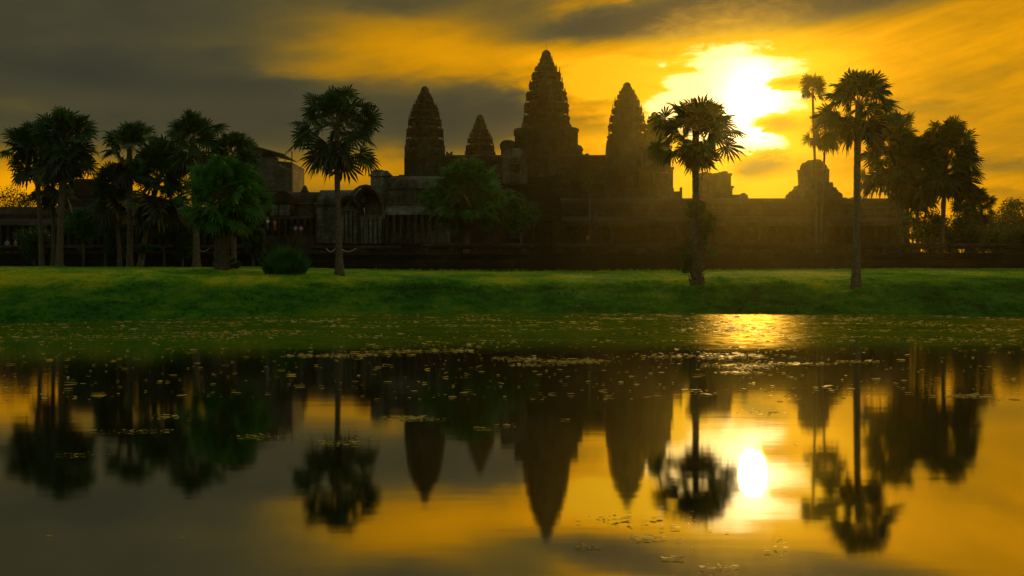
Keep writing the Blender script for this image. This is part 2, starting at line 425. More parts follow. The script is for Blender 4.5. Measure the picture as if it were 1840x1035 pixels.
# floating weed (stuff)
def weed_mat():
    m, t, b = mat_new('floating_weed')
    n = tex_noise(t, 3, 3, .6, worldpos(t))
    t.links.new(rampn(t, n, [(.3, (.22, .20, .02)), (.7, (.55, .42, .06))]), b.inputs['Base Color'])
    b.inputs['Roughness'].default_value = .42; b.inputs['Specular IOR Level'].default_value = .9
    tr = t.nodes.new('ShaderNodeBsdfTranslucent'); tr.inputs[0].default_value = (.7, .5, .06, 1)
    mx = t.nodes.new('ShaderNodeMixShader'); mx.inputs[0].default_value = .4
    t.links.new(b.outputs[0], mx.inputs[1]); t.links.new(tr.outputs[0], mx.inputs[2]); t.links.new(mx.outputs[0], t.nodes['Material Output'].inputs[0])
    bump(t, b, tex_noise(t, 14, 3, .6, worldpos(t)), .6, .03); return m
WEED = weed_mat()
rng = np.random.default_rng(11); random.seed(4)
pads = []
def pad(x, y, r): pads.append((x, y, r))
def cluster(px, py, wpx, hpx, n, s=1.0):
    n = int(n*1.7)
    for _ in range(n):
        a, b = rng.normal(0, .5), rng.normal(0, .45)
        qx, qy = px+a*wpx, py+b*hpx
        D = F*HC/max(20, qy-CY); pad((qx-CX)*D/F, D, rng.uniform(.018, .046)*s*min(1.1, max(.3, D/30)))
for _ in range(13000):      # far mats
    qy = 564+abs(rng.normal(0, 1))*30; D = F*HC/(qy-CY); qx = rng.uniform(-60, 1900)
    x = (qx-CX)*D/F
    if D > yshore(x)-.2: continue
    if noise.noise(Vector((x*.25, D*.5, 7))) + .25*noise.noise(Vector((x*1.4, D*2.5, 1))) < -.02+.2*rng.random(): continue
    pad(x, D, rng.uniform(.022, .065)*D/38)
for _ in range(650):
    qy = rng.uniform(620, 720); D = F*HC/(qy-CY); qx = rng.uniform(0, 1840); pad((qx-CX)*D/F, D, rng.uniform(.012, .034))
for c in [(800, 630, 70, 3, 60), (720, 632, 60, 2.5, 60), (640, 638, 90, 3, 70), (560, 640, 60, 2, 50), (930, 645, 50, 5, 60), (1010, 650, 70, 4, 110), (1060, 648, 30, 4, 40),
          (950, 656, 50, 2, 30), (1320, 590, 90, 14, 420), (1310, 640, 70, 8, 150), (1330, 658, 60, 6, 160), (1440, 654, 70, 2, 60), (1540, 650, 40, 2, 30),
          (740, 752, 50, 4, 90), (1740, 712, 40, 3, 70), (860, 770, 20, 2, 12), (920, 765, 30, 3, 14), (1015, 755, 12, 2, 10), (610, 797, 50, 5, 40), (470, 785, 60, 4, 30),
          (240, 776, 60, 3, 25), (140, 818, 60, 3, 14), (300, 750, 40, 4, 14), (1260, 705, 30, 5, 14), (1380, 740, 50, 6, 14), (1430, 800, 8, 2, 5),
          (1330, 670, 40, 3, 60), (1200, 640, 70, 6, 50), (1700, 610, 130, 10, 90), (1500, 700, 260, 10, 30), (60, 590, 120, 12, 120), (200, 606, 160, 9, 120), (420, 600, 160, 8, 120)]:
    cluster(*c)
for c in [(1110, 935, 60, 14, 26), (1165, 970, 30, 5, 22), (1055, 985, 25, 4, 12), (1210, 1005, 24, 3, 14), (1240, 950, 60, 30, 9), (1190, 940, 80, 20, 8), (328, 969, 4, 1, 3), (90, 966, 3, 1, 2), (1395, 985, 20, 18, 8), (1300, 1022, 30, 6, 6)]:
    cluster(*c, s=.8)
pads = [(x, y, r*min(2.2, rng.lognormal(-.12, .45))) for x, y, r in pads]
PV = []; PF = []
for i, (x, y, r) in enumerate(pads):
    k = 7; s = len(PV); st = rng.uniform(1.0, 2.4); ti = rng.normal(0, .13); tj = rng.normal(0, .16)
    for q in range(k):
        a = 2*math.pi*q/k; rr = r*rng.uniform(.6, 1.15); u_, v_ = math.cos(a)*rr*st, math.sin(a)*rr
        PV.append((x+u_, y+v_, .012+r*.12+u_*ti/st+v_*tj))
    PF.append(tuple(range(s, s+k)))
o = np_mesh('floating_weed', PV, PF, WEED); tag(o, 'scattered floating water weed glinting on the pond', 'water weed', kind='stuff')

# ------------------------------------------------------------------ palms
def fan(rng, P, A_, Nn, rad, nb=19, spread=2.3, droop=.25, split=.38):
    """tri soup of one fan leaf: P hub, A_ axis, Nn normal"""
    B = A_.cross(Nn); th = np.linspace(-spread, spread, nb+1); V = []
    for i in range(nb):
        a0, a1 = th[i], th[i+1]; am = (a0+a1)/2
        L = rad*(1-.28*(abs(am)/spread)**2)*rng.uniform(.76, 1.07); dr = droop*rng.uniform(.6, 1.9)
        def pt(a, r, h): 
            p = A_*(math.cos(a)*r)+B*(math.sin(a)*r)+Nn*(h)
            q = P+p; q = Vector(q); q.z -= dr*rad*(max(0, r/rad-.15))**2.0*1.3
            return q
        r1 = L*split
        hub = P; ml = pt(a0, r1, -.02*rad); mr = pt(a1, r1, -.02*rad); mm = pt(am, r1*1.05, .035*rad)
        j = rng.uniform(-.09, .09)
        tip = pt(am+j, L, -.04*rad)
        w = (a1-a0)*.34
        ql = pt(am-w, L*.72, -.01*rad); qr = pt(am+w, L*.72, -.01*rad)
        V += [hub, ml, mm, hub, mm, mr, ml, ql, mm, ql, tip, mm, mm, tip, qr, mm, qr, mr]
    return V
def palm(px, base_y, D, crown, label, name='palm_tree', leaves=40, fr=1.25, seed=1, trunk=(.28, .17), skirt=8, mat=None, boots=0, lean=0,
         cz=None, spread_el=(-50, 85), stretch=1.0, ivy=None, group=None, petlen=1.0, base_z=None):
    """crown = (px centre, top y, bottom y, half width px)"""
    rg = random.Random(seed)
    cx, ty, by, hw = crown
    bx = wx(px, D); bz = ground_z(bx, D)-.05 if base_z is None else base_z
    root = empty(name, (bx, D, bz)); tag(root, label, 'palm tree', group)
    top = wz(ty, D); bot = wz(by, D); hwm = hw*1.25*D/F; leaves = int(leaves*1.18)
    czz = top - (top-bot)*(.42 if cz is None else cz)
    ctr = Vector((wx(cx, D)-bx, 0, czz-bz))
    # trunk
    pts = []; rad = []; n = 44
    for i in range(n+1):
        t = i/n; sway = math.sin(t*3.0+seed)*.12*t*(1-t)*4*.4
        pts.append((ctr.x*t**1.3+sway+lean*math.sin(t*math.pi), sway*.5, ctr.z*t))
        r = trunk[1]+(trunk[0]-trunk[1])*math.exp(-t*9)
        if boots and t < boots: r = max(r, trunk[0]*.82)
        rad.append(r*(1+.07*(i % 2))*rg.uniform(.95, 1.05))
    mb = MB(); mb.tube(pts, rad, 10); mb.build('trunk', BARK, root, True)
    if boots:
        b2 = MB(); m_ = int(210*boots)
        for k in range(m_):
            t = boots*k/m_; a = k*2.4; q = Vector(pts[0]).lerp(Vector(pts[-1]), t)
            r = trunk[0]*1.12*(1-.25*t/boots); d = Vector((math.cos(a), math.sin(a), 0))
            s = Vector((-d.y, d.x, 0)); p0 = q+d*r*.85; hh = .30*rg.uniform(.7, 1.2)
            b2.add([p0-s*.10, p0+s*.10, p0+s*.05+d*.16+Vector((0, 0, hh)), p0-s*.05+d*.16+Vector((0, 0, hh)), p0-s*.04+Vector((0, 0, hh*.7)), p0+s*.04+Vector((0, 0, hh*.7))],
                   [(0, 1, 2, 3), (3, 2, 5, 4), (0, 3, 4), (1, 5, 2), (0, 4, 5, 1)])
        b2.build('leaf_boots', BARK, root)
    V = []; pm = MB(); Vd = []
    ga = math.pi*(3-5**.5)
    for k in range(leaves):
        f_ = (k+.5)/leaves
        elv = R(spread_el[0])+(R(spread_el[1])-R(spread_el[0]))*(f_**.8); elv += rg.uniform(-.12, .12)
        azm = k*ga+rg.uniform(-.25, .25)
        d_ = Vector((math.cos(azm)*math.cos(elv), math.sin(azm)*math.cos(elv), math.sin(elv)))
        # ellipsoid reach
        up = top-czz; dn = czz-bot
        zr = up if d_.z > 0 else dn
        reach = 1/math.sqrt((d_.x**2+d_.y**2)/hwm**2+d_.z**2/zr**2+1e-6)
        reach *= rg.uniform(.66, 1.10)
        r_f = min(fr*rg.uniform(.9, 1.25), reach*.66)
        pl = max(.15, reach-r_f)*petlen
        st = ctr+Vector((0, 0, rg.uniform(-.5, .25)*min(1, .3*up)))
        hub = ctr+d_*pl; mid = (st+hub)/2+Vector((0, 0, .10*pl))
        pm.tube([st, mid, hub], [.035, .026, .018], 3)
        ax = (d_+Vector((rg.uniform(-.25, .25), rg.uniform(-.25, .25), rg.uniform(-.35, .12)))).normalized()
        nn = (Vector((0, 0, 1))-ax*ax.z)
        if nn.length < .1: nn = Vector((0, -1, 0))-ax*ax.y*-1
        nn.normalize(); nn = Matrix.Rotation(rg.uniform(-1.35, 1.35), 3, ax) @ nn; nn = (nn-ax*nn.dot(ax)).normalized()
        V += fan(rg, hub, ax, nn, r_f, droop=rg.uniform(.05, .32))
    np_mesh('crown', [tuple(v) for v in V], np.arange(len(V)).reshape(-1, 3), mat or PALM, root)
    pm.build('petioles', PETI, root)
    for k in range(skirt*2):
        azm = k*2.39996+rg.uniform(-.3, .3); q_ = rg.uniform(.25, .95); d_ = Vector((math.cos(azm)*q_, math.sin(azm)*q_, -1)).normalized()
        dn = czz-bot; hub = ctr+Vector((0, 0, -.1*dn))+d_*dn*rg.uniform(.25, .5)
        nn = Vector((math.cos(azm), math.sin(azm), .4)); nn = Matrix.Rotation(rg.uniform(-.9, .9), 3, d_) @ nn; nn = (nn-d_*nn.dot(d_)).normalized()
        Vd += fan(rg, hub, d_, nn, dn*rg.uniform(.36, .52), 16, 1.9, .08, .45)
    if Vd: np_mesh('dry_fronds', [tuple(v) for v in Vd], np.arange(len(Vd)).reshape(-1, 3), DEAD, root)
    if ivy:
        L = []
        for (ix, iy, ir, n_) in ivy:
            c = W(ix, iy, D)-Vector((bx, D, bz)); r = ir*D/F
            for _ in range(n_):
                v = Vector((rg.gauss(0, 1), rg.gauss(0, .8), rg.gauss(0, 1.3))).normalized()*r*rg.random()**.5
                L += leafq(rg, c+v, rg.uniform(.08, .17))
        np_mesh('ivy', [tuple(v) for v in L], np.arange(len(L)).reshape(-1, 3), IVY, root)
    return root
def leafq(rg, p, s):
    a = Vector((rg.gauss(0, 1), rg.gauss(0, 1), rg.gauss(0, 1))).normalized(); b = a.orthogonal().normalized()
    b = Matrix.Rotation(rg.uniform(0, 6.28), 3, a) @ b; c = a.cross(b)
    return [p-b*s, p+c*s*.45, p+b*s, p-b*s, p+b*s, p-c*s*.45]
def tree(px, base_y, D, crown, label, name='leafy_tree', clumps=26, n_leaf=170, ls=.16, seed=1, mat=None, group=None, base_z=None, cat='tree', trunk=.16, upright=0):
    rg = random.Random(seed); cx, ty, by, hw = crown
    bx = wx(px, D); bz = (ground_z(bx, D)-.05) if base_z is None else base_z
    root = empty(name, (bx, D, bz)); tag(root, label, cat, group)
    ctr = Vector((wx(cx, D)-bx, 0, (wz(ty, D)+wz(by, D))/2-bz)); rz_ = (wz(ty, D)-wz(by, D))/2; rx = hw*D/F
    cs = []
    for k in range(clumps):
        v = Vector((rg.gauss(0, 1), rg.gauss(0, 1), rg.gauss(0, 1))).normalized()*rg.uniform(.35, .86)
        cs.append((ctr+Vector((v.x*rx, v.y*rx*.8, v.z*rz_)), rg.uniform(.20, .38)*min(rx, rz_)))
    tb = MB(); fork = ctr*.45; fork.z = max(ctr.z-rz_*.8, ctr.z*.35)
    tb.tube([(0, 0, 0), tuple(fork*.5), tuple(fork)], [trunk*1.3, trunk, trunk*.85], 8)
    for c, r in cs[::2]:
        m_ = (fork+c)/2+Vector((rg.uniform(-.2, .2), rg.uniform(-.2, .2), -.1*rz_)); tb.tube([fork*.97, m_, c], [trunk*.5, trunk*.3, trunk*.1], 4)
    tb.build('trunk', BARK, root, True)
    L = []
    for c, r in cs:
        for _ in range(n_leaf):
            v = Vector((rg.gauss(0, 1), rg.gauss(0, 1), rg.gauss(0, .8))).normalized()*r*rg.random()**.4*1.25
            L += leafq(rg, c+v, ls*rg.uniform(.6, 1.3))
    np_mesh('crown', [tuple(v) for v in L], np.arange(len(L)).reshape(-1, 3), mat or TREE, root)
    return root

palm(610, 503, 63, (605, 148, 338, 80), 'tall sugar palm with a round crown standing alone left of the temple towers', leaves=44, fr=1.25, seed=3, trunk=(.44, .20), skirt=7)
palm(397, 502, 62, (403, 270, 440, 74), 'short stout palm with a dense round green crown nearest the left bank', leaves=110, fr=1.15, seed=5, trunk=(.52, .40), skirt=10, mat=PALM_B, boots=.9, spread_el=(-75, 88), cz=.5)
palm(353, 485, 88, (346, 188, 330, 58), 'tall palm rising behind the short bushy palm on the left', leaves=30, fr=1.55, seed=8, trunk=(.50, .30), skirt=5)
palm(420, 484, 93, (420, 222, 400, 48), 'palm half hidden behind the bushy palm, next to the scaffolded building', leaves=42, fr=1.5, seed=9, trunk=(.4, .28), skirt=4)
palm(233, 478, 90, (233, 208, 345, 56), 'palm with an open crown in the middle of the left cluster', leaves=28, fr=1.5, seed=13, trunk=(.42, .28), skirt=6)
palm(252, 480, 88, (286, 238, 430, 52), 'leaning palm with a ragged low crown in the left cluster', leaves=60, fr=1.5, seed=14, trunk=(.4, .26), skirt=8)
palm(216, 479, 94, (205, 270, 430, 36), 'slim dark palm under the open crowned palm at left', leaves=44, fr=1.3, seed=15, trunk=(.3, .2), skirt=4)
palm(107, 478, 86, (118, 186, 350, 58), 'tallest palm of the far left group, with a broad flat topped crown', leaves=54, fr=1.6, seed=17, trunk=(.42, .30), skirt=8)
palm(75, 472, 92, (62, 212, 350, 52), 'leftmost palm with a crown hanging out over the low roofs', leaves=56, fr=1.6, seed=19, trunk=(.34, .22), skirt=4)
palm(95, 474, 95, (96, 255, 390, 36), 'thin palm standing between the two tall palms at far left', leaves=26, fr=1.3, seed=20, trunk=(.28, .2), skirt=4)
palm(1252, 509, 60, (1250, 168, 322, 80), 'palm before the bright sun gap, trunk overgrown with ivy', leaves=54, fr=1.3, seed=211, trunk=(.50, .24), skirt=5, spread_el=(-45, 86), boots=.50,
     ivy=[(1250, 378, 20, 700), (1264, 402, 23, 1200), (1258, 425, 17, 600), (1240, 462, 18, 700), (1280, 450, 11, 200), (1248, 440, 13, 260), (1234, 480, 11, 240)])
palm(1538, 531, 55, (1543, 117, 282, 74), 'tall dark palm with bare trunk at the right of the pond bank', leaves=38, fr=1.15, seed=27, trunk=(.40, .21), skirt=5)
TZ = 6.0
palm(1467, 437, 120, (1460, 124, 210, 30), 'very slender palm rising over the ruined corner tower', leaves=24, fr=1.2, seed=31, trunk=(.24, .17), skirt=0, base_z=TZ, petlen=.9)
palm(1474, 437, 122, (1484, 190, 285, 40), 'slim palm with a crown below that of the slender one', leaves=30, fr=1.6, seed=32, trunk=(.2, .15), skirt=5, base_z=TZ)
palm(1622, 437, 112, (1602, 193, 372, 54), 'palm with a drooping ragged crown right of the tall dark palm', leaves=62, fr=1.8, seed=35, trunk=(.34, .25), skirt=6, base_z=TZ)
palm(1650, 437, 118, (1645, 235, 400, 52), 'palm between the two large crowned palms at the right', leaves=62, fr=1.7, seed=36, trunk=(.3, .22), skirt=6, base_z=TZ)
palm(1692, 437, 108, (1700, 206, 378, 56), 'big round crowned palm at the right end of the gallery', leaves=76, fr=1.7, seed=38, trunk=(.36, .26), skirt=8, base_z=TZ)
palm(1768, 437, 125, (1762, 330, 410, 24), 'small low palm at the far right beyond the gallery', leaves=30, fr=1.2, seed=40, trunk=(.3, .22), skirt=3, base_z=TZ)
palm(1738, 437, 122, (1735, 325, 420, 26), 'small palm close behind the big round crowned palm', leaves=30, fr=1.3, seed=41, trunk=(.3, .22), skirt=3, base_z=TZ)
palm(838, 437, 110, (838, 276, 425, 70), 'broad bushy palm with dried hanging leaves in front of the temple centre', leaves=120, fr=1.6, seed=45, trunk=(.5, .4), skirt=12, mat=PALM_B, spread_el=(-70, 88), cz=.5, base_z=TZ)
tree(936, 437, 112, (936, 342, 425, 37), 'small round green tree beside the broad bushy palm', 'leafy_tree', 26, 170, .17, 3, PALM_B, base_z=TZ)
tree(150, 478, 97, (150, 358, 445, 36), 'leafy green tree below the palms at left', 'leafy_tree', 24, 150, .16, 5, PALM_B)
tree(190, 478, 98, (186, 322, 410, 26), 'taller leafy tree behind the lowest one at left', 'leafy_tree', 20, 150, .16, 6, TREE)
tree(295, 478, 97, (296, 340, 450, 34), 'dark leafy tree filling the gap behind the left palms', 'leafy_tree', 24, 150, .16, 7, TREE)
tree(255, 480, 87, (258, 425, 472, 18), 'scrubby shrub growing at the foot of the left palms', 'shrub', 12, 110, .11, 8, TREE, cat='shrub')
tree(408, 503, 64, (422, 452, 492, 12), 'small leafy shrub beside the stout palm trunk', 'shrub', 8, 110, .08, 9, IVY, cat='shrub')
tree(1640, 437, 110, (1640, 376, 436, 36), 'pale scrubby bush in front of the gallery at right', 'shrub', 22, 60, .13, 10, IVY, base_z=TZ, cat='shrub')
for i_, (a_, b_, c_, d_, e_) in enumerate([(1682, 116, 405, 26, 'low shrub under the round crowned palm, left of its trunk'), (1712, 117, 402, 24, 'low shrub under the round crowned palm, right of its trunk'),
        (1745, 118, 408, 26, 'low shrub at the foot of the small far right palms'), (1795, 119, 418, 36, 'wide low shrub behind the balustrade near the right edge'), (1835, 119, 412, 30, 'low shrub behind the balustrade cut by the right edge')]):
    tree(a_, 437, b_, (a_, c_, 462, d_), e_, 'shrub', 26, 150, .17, 60+i_, TREE, base_z=TZ-.4, cat='shrub')
for i_, (a_, b_, c_, f_, d_, e_) in enumerate([(62, 98, 395, 470, 30, 'dark undergrowth shrub around the leftmost palm trunks'), (212, 98, 380, 470, 30, 'dark undergrowth shrub below the open crowned palm'),
        (328, 97, 380, 470, 30, 'dark undergrowth shrub left of the stout palm'), (455, 98, 400, 468, 24, 'dark undergrowth shrub right of the stout palm')]):
    tree(a_, 478, b_, (a_, c_, f_, d_), e_, 'shrub', 26, 140, .16, 80+i_, TREE, cat='shrub')
tree(1665, 437, 113, (1668, 372, 445, 38), 'dark leafy tree among the palm trunks at right', 'leafy_tree', 26, 150, .18, 21, TREE, base_z=TZ)
tree(1718, 437, 119, (1716, 385, 445, 32), 'dark low tree right of the round crowned palm trunk', 'leafy_tree', 24, 150, .18, 22, TREE, base_z=TZ)
tree(1060, 400, 148, (1058, 302, 352, 22), 'small hazy tree growing on the temple ledge', 'leafy_tree', 16, 110, .18, 11, TREE, base_z=9)
tree(30, 430, 150, (30, 334, 400, 38), 'fine leaved tree against the glow at the left edge', 'leafy_tree', 34, 60, .2, 12, TREE, base_z=6)
tree(1808, 430, 210, (1812, 350, 455, 42), 'hazy round tree at the right edge of the view', 'leafy_tree', 60, 150, .3, 14, TREE, base_z=5)
tree(1850, 430, 230, (1862, 372, 460, 46), 'lower hazy tree cut by the right edge of the view', 'leafy_tree', 50, 150, .3, 15, TREE, base_z=5)

tree(1740, 440, 180, (1745, 372, 462, 44), 'broad dim tree behind the small palms at the far right', 'leafy_tree', 60, 150, .24, 16, TREE, base_z=5)
tree(1795, 440, 170, (1795, 405, 468, 44), 'low wide tree under the hazy round one at far right', 'leafy_tree', 50, 150, .22, 17, TREE, base_z=5)

def spiky_bush(px, base_y, D, hw, ty, label):
    rg = random.Random(77); bx = wx(px, D); bz = ground_z(bx, D)-.05
    root = empty('bush', (bx, D, bz)); tag(root, label, 'bush'); H = wz(ty, D)-bz; Wm = hw*D/F; V = []
    for _ in range(2600):
        a = rg.uniform(0, 6.283); q = rg.random()**.75; r0 = q*Wm*.82
        p = Vector((math.cos(a)*r0, math.sin(a)*r0*.8, 0)); d_ = Vector((math.cos(a)*q*.6+rg.gauss(0, .22), math.sin(a)*q*.6+rg.gauss(0, .22), 1.7)).normalized()
        h0 = rg.uniform(0, .72)*H*(1-.75*q*q)*(.84+.16*math.sin(a*3.3+1)+.16*rg.random()); L = rg.uniform(.25, .8)*H*.72*(1-.3*q); p = p+d_*h0
        s = d_.cross(Vector((rg.gauss(0, 1), rg.gauss(0, 1), .1))).normalized()*.035
        tip = p+d_*L+Vector((math.cos(a), math.sin(a), -.25))*L*.3*rg.random()
        V += [p-s, p+s, tip]
    np_mesh('foliage', [tuple(v) for v in V], np.arange(len(V)).reshape(-1, 3), PALM_B, root)
    sb = MB()
    for k in range(9):
        a = k*.7; sb.tube([(0, 0, 0), (math.cos(a)*.3, math.sin(a)*.3, H*.3), (math.cos(a)*.6, math.sin(a)*.5, H*.6)], [.05, .04, .02], 5)
    sb.build('stem', BARK, root)
spiky_bush(513, 507, 61, 43, 440, 'round spiky green bush on the bank between two palms')

# ------------------------------------------------------------------ temple
def plan(r, rnd=0.0):
    q = [(1, 0), (1, .34), (.90, .34), (.90, .54), (.80, .54), (.80, .68), (.68, .68)]
    pts = []
    h = q + [(b, a) for a, b in reversed(q[:-1])]      # quadrant 0..90
    h = h[:-1]
    for k in range(4):
        c, s = (1, 0, -1, 0)[k], (0, 1, 0, -1)[k]
        for a, b in h:
            if rnd:
                L = math.hypot(a, b); t = .97/L; a, b = a*(1-rnd)+a*t*rnd, b*(1-rnd)+b*t*rnd
            pts.append(((a*c-b*s)*r, (a*s+b*c)*r))
    return pts
def ring(r, z, rnd=0, wear=.035):
    out = []
    for x, y in plan(r, rnd):
        n_ = noise.noise(Vector((x*.9, y*.9, z*1.1+r)))+.6*noise.noise(Vector((x*2.3, y*2.3, z*2.7)))
        out.append((x*(1+wear*n_), y*(1+wear*n_), z+.10*n_))
    return out
def antefix(mb, x, y, z, ang_, w, h, t=.12):
    c, s = math.cos(ang_), math.sin(ang_)
    prof_ = [(-.5, 0), (.5, 0), (.46, .45), (.2, .8), (0, 1), (-.2, .8), (-.46, .45)]
    vs = []
    for off in (-t, t):
        for a, b in prof_: vs.append((x-s*a*w+c*off, y+c*a*w+s*off, z+b*h))
    n = 7
    mb.add(vs, [tuple(range(n-1, -1, -1)), tuple(range(n, 2*n))]+[(i, (i+1) % n, n+(i+1) % n, n+i) for i in range(n)])
def tower(px, D, tiers, base_y, label, mast=False, rot=8, mat=None, seed=0, body_r=None):
    """tiers: [(y_bottom, half width px)...] from the bud down; first item = (top y, hw)"""
    rg = random.Random(seed)
    s = D/F; x0 = wx(px, D); zb = wz(base_y, D)
    root = empty('temple_tower', (x0, D, zb), R(rot)); tag(root, label, 'tower')
    mat = mat or STONE
    rotk = .95
    # bud finial
    ty, thw = tiers[0]; by, bhw = tiers[1]
    zt, z1 = wz(ty, D)-zb, wz(by, D)-zb
    mb = MB(); H = zt-z1; r = bhw*s
    rings = []
    for f_, k in ((0, .80), (.05, 1.0), (.22, .98), (.30, .86), (.38, .93), (.62, .84), (.82, .62), (.93, .42), (1, .22)):
        n = 20; rings.append([(math.cos(2*math.pi*i/n)*r*k, math.sin(2*math.pi*i/n)*r*k, z1+H*f_) for i in range(n)])
    mb.loft(rings); mb.build('lotus_bud', mat, root)
    zc = z1
    nt_ = len(tiers)-2
    for ti in range(2, len(tiers)):
        yb, hw = tiers[ti]; z0 = wz(yb, D)-zb; H = zc-z0; r = hw*s*rotk; rnd = max(.1, .55-.07*(ti-2))
        prev = tiers[ti-1][1]*s*rotk
        mb = MB()
        lo_ = .74
        seq = [(0, lo_), (.24, lo_), (.28, .93), (.33, .95), (.36, .90), (.46, .90), (.50, .95), (.56, .95), (.60, .99), (.72, 1.01), (.80, 1.0), (.835, .95), (.84, min(.76, prev/r*.80)), (1.0, min(.74, prev/r*.76))]
        mb.loft([ring(r*k, z0+H*f_+(.002*ti), rnd) for f_, k in seq])
        # upright leaf stones on the cornice
        if H > .5:
            pl = plan(r*.965, rnd); n = len(pl); ah = H*.50; zt_ = z0+H*.84
            for i in range(0, n, 3):
                x, y = pl[i]; a = math.atan2(y, x)
                if rg.random() < .16: continue
                antefix(mb, x, y, zt_, a, r*.085*rg.uniform(.8, 1.2), ah*rg.uniform(.5, 1.15), r*.018)
            # small false doors on faces
            for k in range(4):
                a = k*math.pi/2; c, s_ = math.cos(a), math.sin(a)
                antefix(mb, c*r*.95, s_*r*.95, z0+H*.22, a, r*.42, H*.60, r*.05)
        mb.build('tier', mat, root)
        zc = z0
    # body down to the base
    r = (body_r or tiers[-1][1])*s*rotk*.98
    mb = MB(); H = zc
    mb.loft([ring(r*k, z) for z, k in ((0, 1.06), (H*.06, 1.06), (H*.08, 1.0), (H*.16, .98), (H*.18, .93), (H*.80, .92), (H*.84, .97), (H*.94, 1.0), (H, .94))])
    mb.build('body', mat, root)
    for k in range(4):
        a = k*math.pi/2; pr = MB(); w = r*.46; ph = H*.62; d0 = r*.8; d1 = r*1.09
        def tr(x, y, z): c, s_ = math.cos(a), math.sin(a); return (x*c-y*s_, x*s_+y*c, z)
        def bx_(mb_, xa, xb, ya, yb_, za, zb_):
            m2 = MB(); m2.box(xa, xb, ya, yb_, za, zb_); mb_.add([tr(*v) for v in m2.v], m2.f)
        bx_(pr, d0, d1, -w, -w*.55, 0, ph); bx_(pr, d0, d1, w*.55, w, 0, ph); bx_(pr, d0, d1+.02, -w*1.08, w*1.08, ph, ph*1.14)
        bx_(pr, d0, d0+.4, -w*.5, w*.5, .01, ph*.98)
        n_ = 9; prof_ = [(-w*1.1, ph*1.14)]+[(-w*1.1*math.cos(math.pi*i/n_)*1.0, ph*1.14+H*.42*math.sin(math.pi*i/n_)**.8) for i in range(1, n_)]+[(w*1.1, ph*1.14)]
        vs = [tr(d0, y, z) for y, z in prof_]+[tr(d1-.05, y, z) for y, z in prof_]; n_ = len(prof_)
        pr.add(vs, [tuple(range(n_-1, -1, -1)), tuple(range(n_, 2*n_))]+[(i, (i+1) % n_, n_+(i+1) % n_, n_+i) for i in range(n_)])
        pr.build('porch', mat, root)
    if mast:
        mm = MB(); mm.tube([(0, 0, zt-.3), (0, 0, wz(75, D)-zb)], [.06, .03], 5); mm.build('lightning_rod', METAL, root)
    return root
METAL = simple('dark_metal', (.10, .10, .10), .5, 4, .3, .8)

T_C = [(90, 5), (104, 9.2), (113, 12.5), (119.5, 15), (130, 20.5), (147, 27.5), (164, 32.5), (185, 38), (207, 42), (231, 43.5)]
T_L = [(155, 5), (168.5, 8.2), (173, 11), (180, 14.4), (188, 17.5), (199.5, 23), (213, 27.5), (230, 31.5), (250, 34.8), (269, 36)]
T_S = [(206, 4), (218.5, 8), (224, 9.8), (232.5, 12.8), (240, 16), (248, 20), (260, 24), (275, 27)]
T_R = [(148, 5), (158, 7.6), (163, 10), (169.5, 14.6), (179.5, 18.2), (193.5, 24), (208, 28.5), (222, 32.2), (239, 34.6), (262, 35.5)]
T_Q = [(201, 4), (209, 6.5), (215, 12), (223, 14), (233, 17), (246, 20), (262, 22), (285, 23)]
tower(981.5, 205, T_C, 300, 'tallest central tower with a thin rod on its tip', mast=True, seed=1, rot=6)
tower(763.5, 190, T_L, 330, 'dark bud shaped tower at the left end of the tower row', seed=2, rot=6)
tower(862.5, 232, T_S, 300, 'smallest tower, between the left tower and the tall central one', seed=3, rot=6)
tower(1126.5, 190, T_R, 340, 'bud shaped tower just right of the tall central tower', seed=4, rot=6)
tower(1176, 225, T_Q, 330, 'slim tower partly hidden behind the palm before the sun', seed=5, rot=6)

def ogive(x0, x1, z0, z1, n=7):
    """half-round vault profile between x0..x1 rising z0..z1"""
    c = (x0+x1)/2; h = (x1-x0)/2
    return [(c-h*math.cos(math.pi*i/(2*n)) if i <= n else c+h*math.cos(math.pi*(2*n-i)/(2*n)), z0+(z1-z0)*math.sin(math.pi*i/(2*n))**.85) if 0 < i < 2*n else ((x0, z0) if i == 0 else (x1, z0)) for i in range(2*n+1)]
def part(root, name, mat, fn):
    mb = MB(); fn(mb); return mb.build(name, mat, root)
def rough_line(mb, x0, x1, y0, y1, z, seed, h=.5, step=1.1, miss=.3):
    rg = random.Random(seed); x = x0
    while x < x1-.2:
        w = rg.uniform(.5, 1.3)*step
        if rg.random() > miss: mb.box(x, min(x1, x+w*.96), y0+rg.uniform(0, .2), y1-rg.uniform(0, .3), z-1.0, z+h*rg.uniform(.3, 1), .04)
        x += w

# long front gallery on the right ------------------------------------------
D = 150; gx0, gx1 = wx(1006, D), wx(1648, D); GZ = 6.0
g_ = empty('temple_gallery', ((gx0+gx1)/2, D, GZ)); tag(g_, 'long low temple gallery with square pillars, stretching to the right', 'gallery')
ox, oy = (gx0+gx1)/2, D
def gl(px): return wx(px, D)-ox
zt = lambda py: wz(py, D)-GZ
def f(mb):
    a, b = gx0-ox, gx1-ox
    for z0, z1, o_ in ((0, .5, .9), (.5, .9, .6), (.9, 1.7, .35), (1.7, 2.1, .6), (2.1, 3.0, .25), (3.0, zt(437), .6)):
        mb.box(a-o_, b+o_, -o_-.6, 9+o_, z0, z1-.003)
part(g_, 'plinth', STONE_DARK, f)
z0 = zt(437); z1 = zt(407)
part(g_, 'back_wall', STONE, lambda mb: mb.box(gx0-ox+.3, gx1-ox-.3, 3.2, 8, z0, zt(372)))
k = 0; x = gx0-ox+.6; 
